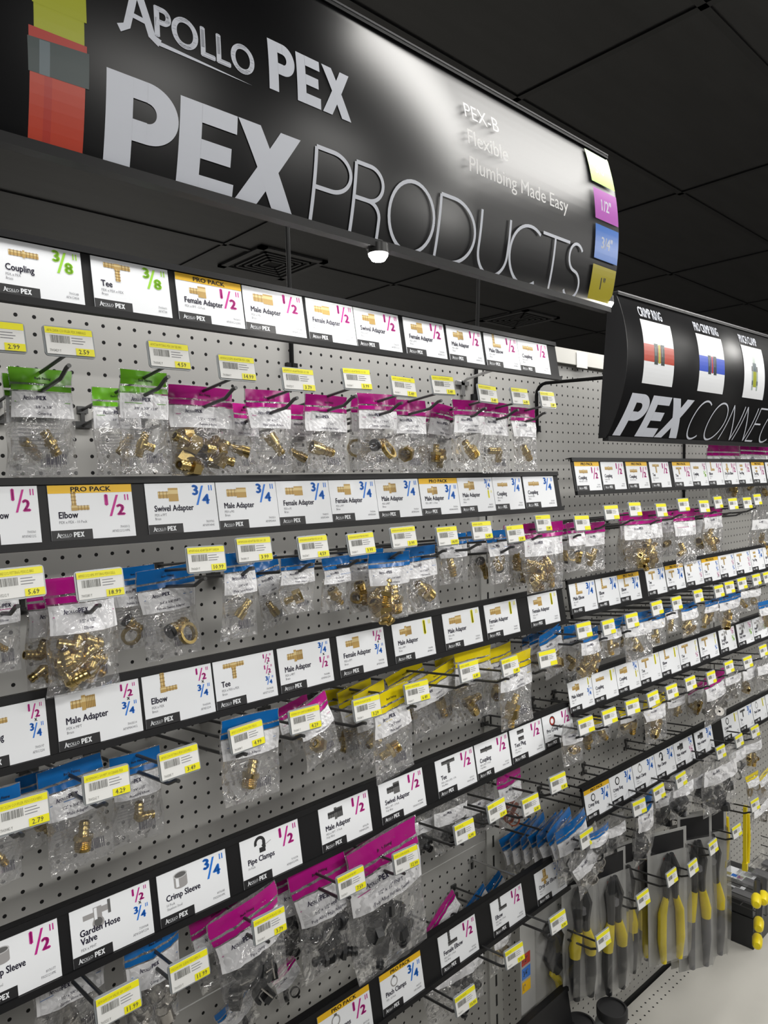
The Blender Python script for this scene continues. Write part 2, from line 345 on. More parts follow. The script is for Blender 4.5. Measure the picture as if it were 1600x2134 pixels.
def sizes(txt, xr, zt, h, wide):                                   # fraction sizes in their colour, right edge xr, top zt
    out = []; parts = txt.split('x'); n = len(parts); hh = h if n == 1 else h * (.62 if n == 2 else .45); z = zt
    for i, p in enumerate(parts):
        m = SZC[p]; k = hh; wq = 1.25 * k * wide
        x = xr - wq
        out += [(rect(x + wq * .83, z - .30 * k, x + wq * .88, z), m), (rect(x + wq * .95, z - .30 * k, x + wq, z), m)]
        if '/' in p:
            a, b = p.split('/')
            out += [(line(a, x, z - .52 * k, .52 * k, 1.1 * wide, .06), m), (line(b, x + wq * .45, z - 1.04 * k, .52 * k, 1.1 * wide, .06), m),
                    (poly((x + wq * .15, z - 1.1 * k), (x + wq * .25, z - 1.1 * k), (x + wq * .58, z - .02 * k), (x + wq * .48, z - .02 * k)), m)]
        else: out.append((line('1', x + wq * .35, z - .95 * k, .95 * k, wide, .05), m))
        z -= 1.12 * k
        if i < n - 1: out.append((line('x', xr - wq * .62, z - .22 * k, .32 * k, wide, .03), 'print_black')); z -= .34 * k
    return out

# ------------------------------------------------------------------ the setting
b = MB(); b.box((-6, -9, -.02), (16, 7, 0), 'floor_vinyl'); tag(b.build('floor'), None, None, None, 'structure')
b = MB(); b.box((-6, -9, CEIL), (16, 7, CEIL + .05), 'ceiling'); tag(b.build('ceiling'), None, None, None, 'structure')
b = MB(); b.box((-6, 7, 0), (16, 7.1, CEIL), 'far_wall'); tag(b.build('wall_back'), None, None, None, 'structure')
b = MB(); b.box((16, -9, 0), (16.1, 7, CEIL), 'far_wall'); tag(b.build('wall_right'), None, None, None, 'structure')
b = MB(); b.box((-6, -2.75, 0), (16, -2.35, 1.95), 'far_wall'); tag(b.build('added_opposite_shelf'), None, None, None, 'structure')   # unseen shelving across the aisle, added for shading and reflections
tb = MB()
for i in range(-5, 12): tb.box((.46 + 1.205 * i - .012, -8.9, CEIL - .006), (.46 + 1.205 * i + .012, 6.9, CEIL + .001), 'tbar')
for j in range(-14, 11): tb.box((-5.9, .32 + .61 * j - .012, CEIL - .006), (15.9, .32 + .61 * j + .012, CEIL + .001), 'tbar')
tag(tb.build('trim_1'), None, None, None, 'structure')
def vent(u, v, label):
    q = atz(u, v, CEIL); X = Matrix.Translation((q.x, q.y, CEIL))
    o = empty('ceiling_vent', X, label, 'air vent')
    f = MB(); r = .22
    for a, c in (((-r, -r), (r, -r + .04)), ((-r, r - .04), (r, r)), ((-r, -r), (-r + .04, r)), ((r - .04, -r), (r, r))):
        f.box((a[0], a[1], -.012), (c[0], c[1], -.001), 'vent')
    f.build('frame', o)
    f = MB()
    for k in range(1, 5):                                          # four-way rings of blades
        q = r - .035 - .032 * k
        if q > .02:
            for x0_, y0_, x1_, y1_ in ((-q, -q, q, -q + .012), (-q, q - .012, q, q), (-q, -q, -q + .012, q), (q - .012, -q, q, q)): f.box((x0_, y0_, -.012), (x1_, y1_, -.006), 'vent')
    f.build('louvre', o)
    f = MB(); f.box((-r + .03, -r + .03, -.005), (r - .03, r - .03, -.002), 'vent_hole'); f.build('duct_opening', o)
vent(568, 548, 'square dark ceiling vent seen between the two brass-fitting signs and the top strip')
vent(1082, 664, 'square dark ceiling vent seen beside the big sign\'s far lower corner')

def panel(bay, x0, x1, z0, z1, label, holes, name='pegboard_panel'):
    m = 'peg_%d_%d' % (x0, z0); pegboard(m, PEG, .5, *holes)
    o = MB(); o.box((x0 * H, 0, z0 * H), (x1 * H, .004, z1 * H), m)
    o = o.build(name); o.matrix_world = Matrix.Translation(bay.W(0, 0, 0)) @ Matrix.Rotation(bay.ph, 4, 'Z')
    return tag(o, label, 'pegboard', 'pegboard backs of the display')
panel(N, -8, 40.6, -44.9, 2.4, 'light grey pegboard panel behind the upper strips under the big sign', (-8, 40.5, -44.5, 2.3))
panel(N, -8, 40.6, -73.6, -45.0, 'grey pegboard panel below the long seam under the big sign', (-8, 40.5, -73, -45.5))
panel(F, 42.6, 89.6, -73.6, 2.4, 'light grey pegboard panel behind the connection sign', (42.6, 89.5, -73, 2.3))
panel(F, 91.6, 160, -73.6, 2.4, 'grey pegboard panel beyond the second slotted upright', (91.6, 159.5, -73, 2.3))
def upright(bay, x, z1, label):
    o = MB(); o.box(((x - 1) * H, -.004, -73.6 * H), ((x + 1) * H, .03, z1 * H), 'upright')
    o = o.build('slotted_upright'); o.matrix_world = Matrix.Translation(bay.W(0, 0, 0)) @ Matrix.Rotation(bay.ph, 4, 'Z')
    tag(o, label, 'upright post', 'slotted posts between pegboards')
    s = MB()
    k = -72.0
    while k < z1 - 1: s.box(((x - .12) * H, -.0046, k * H), ((x + .12) * H, -.0041, (k + 1.15) * H), 'slot_dark'); k += 2
    s.build('slots', o)
upright(N, 41.6, 2.4, 'grey slotted upright post at the end of the big sign\'s section')
upright(F, 90.6, 2.4, 'grey slotted upright post beyond the connection sign\'s section')
o = MB(); o.box((42.6 * H, -.012, 2.4 * H), (160 * H, .045, 4.0 * H), 'top_cap')
o = o.build('top_rail'); o.matrix_world = Matrix.Translation(F.W(0, 0, 0)) @ Matrix.Rotation(PH, 4, 'Z'); tag(o, 'cream top rail capping the pegboard behind the connection sign', 'rail')
o = MB(); o.box((-8 * H, -.012, 2.4 * H), (42.5 * H, .045, 3.9 * H), 'top_cap'); o = o.build('top_rail'); o.matrix_world = Matrix.Translation(N.W(0, 0, 0)); tag(o, 'cream top rail hidden behind the topmost strip', 'rail')
q = F.at(1212, 752, .013); o = MB(); o.box((-.026, -.001, -.02), (.026, .0002, .022), 'tag_tape'); o = o.build('tape_patch'); o.matrix_world = pose(F, q[0], .0135, q[1]); tag(o, 'pale translucent tape patch stuck on the cream top rail', 'tape')
pegboard('peg_deck', (.36, .355, .335), .5, -40, 300, 0, 0)
DZ = -74.2
o = MB(); DK = (DZ - .8) * H
o.box((-12 * H, -.62, DK), (160 * H, -.008, DZ * H), 'deck')
o = o.build('base_deck'); o.matrix_world = Matrix.Translation(F.W(0, 0, 0)) @ Matrix.Rotation(PH, 4, 'Z'); tag(o, 'off-white metal base shelf along the foot of the pegboard', 'shelf')
s = MB()
for r in (1, 2):
    for k in range(30, 130): s.flat(disc(k * H, -.012 - r * H, .0032, 0, 8), 'slot_dark', lambda x, y: (x, y, DZ * H + .0003))
s.build('hole_strip', o)
o = MB(); o.box((-12 * H, -.60, -ZF), (160 * H, -.58, DK), 'top_cap'); o.box((-12 * H, .0, -ZF), (160 * H, .0035, -73.7 * H), 'slot_dark')
o = o.build('kick_plate'); o.matrix_world = Matrix.Translation(F.W(0, 0, 0)) @ Matrix.Rotation(PH, 4, 'Z'); tag(o, 'metal kick plate under the base shelf', 'kick plate')

# ------------------------------------------------------------------ overhead signs
def sign(bay, s0, s1, d0, d1, z0, z1, bulge, prints, label, bays_end=True):
    zc = (z0 + z1) / 2; hh = (z1 - z0) / 2
    def dd(z):
        t = (z - zc) / hh
        return d0 + (d1 - d0) * (t + 1) / 2 + bulge * max(0, 1 - t * t)
    root = empty('hanging_sign', pose(bay, s0, d0, z0), label, 'sign')
    X0 = Matrix.Translation(-Vector((s0 * H, -d0, z0 * H)))
    loc = lambda a, z, e=0: Vector(((a - s0) * H, -(dd(z) - d0 + e), (z - z0) * H))
    p = MB(); nz = 20; vs = []; fs = []
    for e in (0, -.002):
        for k in range(nz + 1):
            z = z0 + (z1 - z0) * k / nz
            vs += [loc(s0, z, e), loc(s1, z, e)]
    m = 2 * (nz + 1)
    for k in range(nz):
        fs.append((2 * k, 2 * k + 1, 2 * k + 3, 2 * k + 2)); fs.append((m + 2 * k + 1, m + 2 * k, m + 2 * k + 2, m + 2 * k + 3))
        fs.append((2 * k, 2 * k + 2, m + 2 * k + 2, m + 2 * k)); fs.append((2 * k + 1, m + 2 * k + 1, m + 2 * k + 3, 2 * k + 3))
    p.add(vs, fs, 'black_sign')
    # print, cut into bands so that it follows the curve
    for lay, (shape, mm) in enumerate(prints):
        bm = bmesh.new(); bv = [bm.verts.new((x, 0, z)) for x, z in shape[0]]
        for f in shape[1]:
            try: bm.faces.new([bv[i] for i in f])
            except ValueError: pass
        lo = min(z for x, z in shape[0]); hi = max(z for x, z in shape[0]); z = math.floor(lo / .4) * .4 + .4
        while z < hi:
            bmesh.ops.bisect_plane(bm, geom=bm.verts[:] + bm.edges[:] + bm.faces[:], plane_co=(0, 0, z), plane_no=(0, 0, 1)); z += .4
        bm.verts.index_update()
        keep = [v for v in bm.verts]
        e = .0004 + .00004 * lay
        p.add([loc(v.co.x, min(max(v.co.z, z0), z1), e) for v in keep], [tuple(v.index for v in f.verts) for f in bm.faces if f.calc_center_median().z > z0 and f.calc_center_median().x < s1], mm)
        bm.free()
    fo = p.build('sign_face', root)
    for pl_ in fo.data.polygons: pl_.use_smooth = pl_.material_index == 0
    L = (s1 - s0) * H
    r = MB(); yb = -(d1 - d0); Zt = (z1 - z0) * H
    r.box((0, yb - .004, Zt - .001), (L, yb + .014, Zt + .006), 'black_rail'); r.box((0, yb - .0045, Zt + .0045), (L, yb + .0145, Zt + .0075), 'steel_channel'); r.build('top_rail', root)
    r = MB(); r.box((0, -.006, -.007), (L, .010, .004), 'black_rail'); r.build('bottom_rail', root)
    pr = [((-.0), .0)]
    e = MB(); pts = [(-(dd(z0 + (z1 - z0) * k / nz) - d0), (z1 - z0) * k / nz * H) for k in range(nz + 1)] + [(yb + .02, Zt), (.02, 0)]
    for xx, nm in ((-.003, 'end_plate'), (L, 'end_plate')):
        e = MB(); n = len(pts)
        e.add([(xx, y, z) for y, z in pts] + [(xx + .003, y, z) for y, z in pts], [tuple(range(n)), tuple(range(2 * n - 1, n - 1, -1))] + [(k, k + n, (k + 1) % n + n, (k + 1) % n) for k in range(n)], 'black_rail')
        e.build(nm, root)
    return root
pr = []
W_ = 'sign_white'
# photograph of a pipe joint
pr += [(rect(-3.3, 3.6, -1.15, 6.8), 'photo_red'), (rect(-2.75, 3.6, -2.45, 6.6), 'photo_redline'), (poly((-3.15, 7.4), (-3.15, 9.2), (-1.2, 9.9), (-1.2, 7.9)), 'photo_clear'),
       (poly((-3.2, 8.9), (-3.2, 14), (-1.1, 14), (-1.1, 8.9)), 'photo_clear'), (rect(-3.35, 7.4, -1.1, 8.0), 'photo_redline'), (poly((-3.35, 6.35), (-3.4, 7.6), (-1.0, 7.75), (-1.0, 6.4)), 'photo_ring'),
       (poly((-2.95, 6.35), (-2.95, 7.6), (-2.55, 7.62), (-2.55, 6.36)), 'photo_bluegrey'), (poly((-4.3, 8.9), (-4.3, 11), (-3.25, 11), (-3.25, 9.0)), 'photo_redline'), (poly((-6, 8.9), (-6, 11), (-4.4, 11), (-4.4, 8.9)), 'photo_ring')]
pr += [(s_, W_) for s_ in logo(.25, 9.58, 1.60, 8)]
pr += [(s_, W_) for s_ in pexbold(7.82, 9.42, 2.48, .84)]
for sh, x, wd in (('P', -.3, 3.3), ('E', 3.05, 2.95), ('X', 5.95, 3.8)):
    for s_ in heavy(sh): pr.append((put(s_, x, 3.62, wd / {'P': .76, 'E': .72, 'X': .93}[sh], 3.88), W_))
for ch, x, wd in (('P', 10.75, 2.55), ('R', 13.5, 2.3), ('O', 16.2, 3.75), ('D', 20.4, 3.45), ('U', 24.35, 3.05), ('C', 27.6, 3.5), ('T', 31.2, 3.45), ('S', 34.6, 2.0)):
    pr += [(s_, W_) for s_ in thin(ch, x, 3.8, wd, 3.72, .215)]
pr += [(line('PEX-B', 22.95, 13.05, .95, 1, -.004, maxw=3.7, res=6), 'sign_text'), (line('Flexible', 22.95, 11.3, .95, 1, 0, maxw=4.95, res=6), 'sign_text'), (line('Plumbing Made Easy', 22.95, 9.55, .95, 1, 0, maxw=13.6, res=6), 'sign_text')]
for t_, z0_, z1_, m_, c_ in (('3/8"', 13.05, 15.7, 'sq_lime', W_), ('1/2"', 10.12, 12.55, 'sq_orchid', W_), ('3/4"', 7.1, 9.7, 'sq_blue', W_), ('1"', 4.1, 6.65, 'sq_yellow', 'print_black')):
    pr += [(rect(38.05, z0_, 41.55, z1_), m_), (line(t_, 39.8, (z0_ + z1_) / 2 - .42, .85, .85, .02, 'c'), c_)]
sign(N, -14, 41.65, .34, .34, 3.75, 15.95, .024, pr, 'large black overhead sign with big white lettering and coloured size squares')
pr = []
def s2(u, v, d=.255): return F.at(u, v, d)
for (ua, va, ub, vb), nm, tb_ in (((1327, 664, 1390, 795), 'CRIMP RING', (1327, 664, 1380)), ((1443, 694, 1496, 812), 'PRO CRIMP RING', (1435, 690, 1493)), ((1537, 718, 1580, 825), 'PINCH CLAMP', (1534, 712, 1573))):
    x0, zt = s2(ua, va); x1, _ = s2(ub, va + 12); _, zb = s2(ua + 6, vb - 8)
    zt = 5.0; zb = -1.1
    pr.append((rect(x0, zb, x1, zt), 'card_white')); xm = (x0 + x1) / 2; zm = (zt + zb) / 2 - .1; hw = (x1 - x0) / 2
    if nm == 'PINCH CLAMP':
        pr += [(rect(xm - .35, zm + .5, xm + .35, zt), 'photo_milky'), (rect(xm - .5, zm + .2, xm + .5, zm + 1.2), 'photo_bluegrey'), (rect(xm - .45, zm - 1.6, xm + .45, zm + .2), 'photo_clear'), (rect(xm - .85, zm - 2.0, xm - .45, zm + .2), 'photo_milky'), (rect(xm + .45, zm - 2.0, xm + .85, zm + .2), 'photo_milky'),
               (rect(xm - .85, zm + .2, xm - .6, zm + .8), 'photo_black'), (rect(xm + .55, zm + .2, xm + .8, zm + .8), 'photo_black'), (rect(xm - .85, zm - 1.4, xm - .5, zm - .9), 'photo_bluegrey'), (rect(xm + .5, zm - 1.4, xm + .85, zm - .9), 'photo_bluegrey')]
    else:
        mm = 'photo_red' if nm == 'CRIMP RING' else 'photo_blue'
        pr += [(rect(x0, zm - .85, x1, zm + .8), mm), (rect(xm - .2, zm - .9, xm + .2, zm + .9), 'photo_clear' if mm == 'photo_red' else 'photo_redline'), (rect(xm - 1.0, zm - 1.05, xm - .3, zm + .95), 'photo_ring'), (rect(xm + .3, zm - 1.05, xm + 1.0, zm + .95), 'photo_ring'),
               (rect(xm - .85, zm - .2, xm - .6, zm + .6), 'photo_bluegrey'), (rect(xm + .45, zm - .2, xm + .65, zm + .6), 'photo_bluegrey')]
    x1 = s2(tb_[2], tb_[1])[0]; pr.append((line(nm, x0 + .05, 5.3, .95, .6, .025, maxw=max(2.5, x1 - x0)), W_))
XS = s2(1292, 905, .24)[0]; XE = s2(1432, 912, .24)[0]; XT = XE - XS
pr += [(s_, W_) for s_ in pexbold(XS + .1, -6.0, 3.9, XT / (2.53 * 3.9) * .97, .02, .22)]
x = XE + .4
for ch, wd in (('C', 3.3), ('O', 4.0), ('N', 3.0), ('N', 3.0), ('E', 2.3), ('C', 3.3), ('T', 3), ('I', 0), ('O', 4.0), ('N', 3.0), ('S', 2.2)):
    pr += [(s_, W_) for s_ in (thin(ch, x, -5.9, wd, 3.8, .19, .22) if ch != 'I' else [stroke([(x, -5.9), (x + .84, -2.1)], .19)])]
    x += wd + .75
sign(F, 49.9, 97.5, .212, .245, -6.25, 7.0, .042, pr, 'black overhead sign headed CRIMP RING with pipe joint pictures')
def rod(bay, s, z0, z1, d, label, z2=None, slant=0):
    o = empty('sign_bracket', pose(bay, s, .006, z0), label, 'bracket', 'black rods carrying the signs')
    L = (z1 - z0) * H; r = .0045
    m = MB(); pts = [(0, 0, 0), (slant * H, 0, L - .03)] + [(slant * H, -.03 * (1 - math.cos(a)), L - .03 + .03 * math.sin(a)) for a in (.4, .8, 1.2, 1.57)] + [(slant * H, -(d - .008), L + (0 if z2 is None else (z2 - z1) * H))]
    m.tube(pts, r, 'rod_black', 8); m.build('bent_rod', o, True)
    m = MB(); m.box((-.012, -.003, -.002), (.012, .0055, .014), 'black_rail'); m.build('mounting_plate', o)
rod(N, 19.0, -1.5, 11.5, .34, 'black sign rod rising above the Male Adapter card of the top strip')
rod(N, 40.3, -2.4, 11.5, .34, 'black sign rod at the far end of the top strip', None, .9)
rod(F, 50.1, -5.0, -.2, .225, 'black bent rod holding the connection sign\'s near end', -.55)
rod(F, 81.9, -13.5, 2, .225, 'black rod dropping behind the connection sign\'s strip', None, .6)
def led(bay, u, v, d, label, watt):
    a, z = bay.at(u, v, d); o = empty('led_spotlight', pose(bay, a, d, z), label, 'spotlight', 'small spotlights under the big sign')
    m = MB(); m.lathe([(-.002, .0), (-.002, .016), (.012, .015), (.014, .0)], 'led_body', 14, Matrix.Rotation(R_(-90), 4, 'Y') @ Matrix.Identity(4)); m.box((-.006, -.004, .008), (.006, .02, .03), 'led_body'); m.build('housing', o, True)
    m = MB(); X = Matrix.Rotation(R_(90), 4, 'Y'); m.lathe([(-.001, .0145), (.004, .0145), (.011, .010), (.014, 0)], 'led', 14, X); m.build('lens', o, True)
    l = bpy.data.lights.new('led_glow', 'SPOT'); l.energy = watt; l.spot_size = R_(150); l.spot_blend = .6; l.shadow_soft_size = .02; l.color = (1, .97, .92)
    lo = bpy.data.objects.new('led_glow', l); C.objects.link(lo); lo.matrix_world = Matrix.Translation(bay.W(a, d, z - .45)) @ Euler((R_(40), 0, bay.ph), 'XYZ').to_matrix().to_4x4()
led(N, 788, 527, .338, 'glowing round spotlight under the middle of the big sign', .7)
led(N, 1263, 630, .335, 'glowing round spotlight at the far lower corner of the big sign', .6)

# ------------------------------------------------------------------ label strips and their cards
CH = 2.7; TILT = -9
def strip(bay, s0, s1, zt, label, d=.2):
    o = empty('label_strip', pose(bay, s0, d, zt, TILT), label, 'label strip', 'black label strips of the display')
    L = (s1 - s0) * H; h = CH * H
    m = MB(); m.box((0, .0012, -h - .008), (L, .0035, .009), 'black_channel'); m.build('channel', o)
    m = MB(); m.box((0, -.0025, .0010), (L, .0012, .010), 'black_rail'); m.box((0, .0012, .009), (L, .016, .0105), 'black_rail'); m.build('top_lip', o)
    m = MB(); m.box((0, -.004, -h - .0095), (L, .0035, -h - .0005), 'black_rail'); m.build('bottom_lip', o)
    return o
def card(bay, zt, u0, u1, pic, ttl, sub, sz, code, pro, label, d=.2, dark=False, detail=True):
    a0 = bay.s_of(u0, d, zt); a1 = bay.s_of(u1, d, zt); wd = (a1 - a0)
    X = pose(bay, a0, d, zt, TILT); k = H; m = MB(); wq = min(1.15, wd / 4.15)
    q = lambda e: (lambda x, z: Vector((x * k, -e, z * k)))
    m.box((0, -.0004, -CH * k), (wd * k, .0008, 0), 'card_white')
    off = 0
    if pro:
        off = .38; m.flat(rect(0, -.40, wd, 0), 'pro_yellow', q(.0006)); m.flat(line('PRO PACK', wd / 2, -.32, .23, 1.25 * wq, .025, 'c'), 'print_black', q(.0009))
    for i, (s_, mm) in enumerate(picture(pic, .32 * wd + (.12 if pic == 'elbow' else 0), -.62 - off * .75, .70 * wq * (.88 if pro and pic != 'coupling' else 1), dark)): m.flat(s_, mm, q(.0006 + .00002 * i))
    for s_, mm in sizes(sz, wd * .95, -.14 - off, 1.0, wq): m.flat(s_, mm, q(.0007))
    tz = -1.50 - off * .32
    if isinstance(ttl, str): ttl = [ttl]
    for i, t_ in enumerate(ttl): m.flat(line(t_, .10 * wd, tz - i * .38 + (.12 if len(ttl) > 1 else 0), .31, .82 * wq, .030, maxw=.80 * wd), 'print_navy', q(.0007))
    zz = tz - .26 - (.3 if len(ttl) > 1 else 0)
    for t_ in sub:
        m.flat(line(t_, .10 * wd, zz, .13, .82 * wq, 0, maxw=.6 * wd, res=1), 'print_grey', q(.0007)); zz -= .20
    m.flat(rect(0, -CH, .47 * wd, -CH + .50), 'print_black', q(.0006))
    for s_ in logo(.055 * wd, -CH + .17, .17 * wq): m.flat(s_, 'card_white', q(.0009))
    for s_ in pexbold(.055 * wd + .80 * wq, -CH + .13, .25, .80 * wq): m.flat(s_, 'card_white', q(.0009))
    for i, t_ in enumerate(code): m.flat(line(t_, .93 * wd, -CH + .46 - .2 * i, .12, .8 * wq, 0, 'r', maxw=.42 * wd, res=1), 'print_grey', q(.0007))
    o = m.build('product_card'); o.matrix_world = X
    return tag(o, label, 'product card', 'white product cards in the strips')
PB = ['PEX x FPT', 'Brass']
def br(t): return [t, 'Brass']
PY = lambda t: [t, 'Poly Alloy']
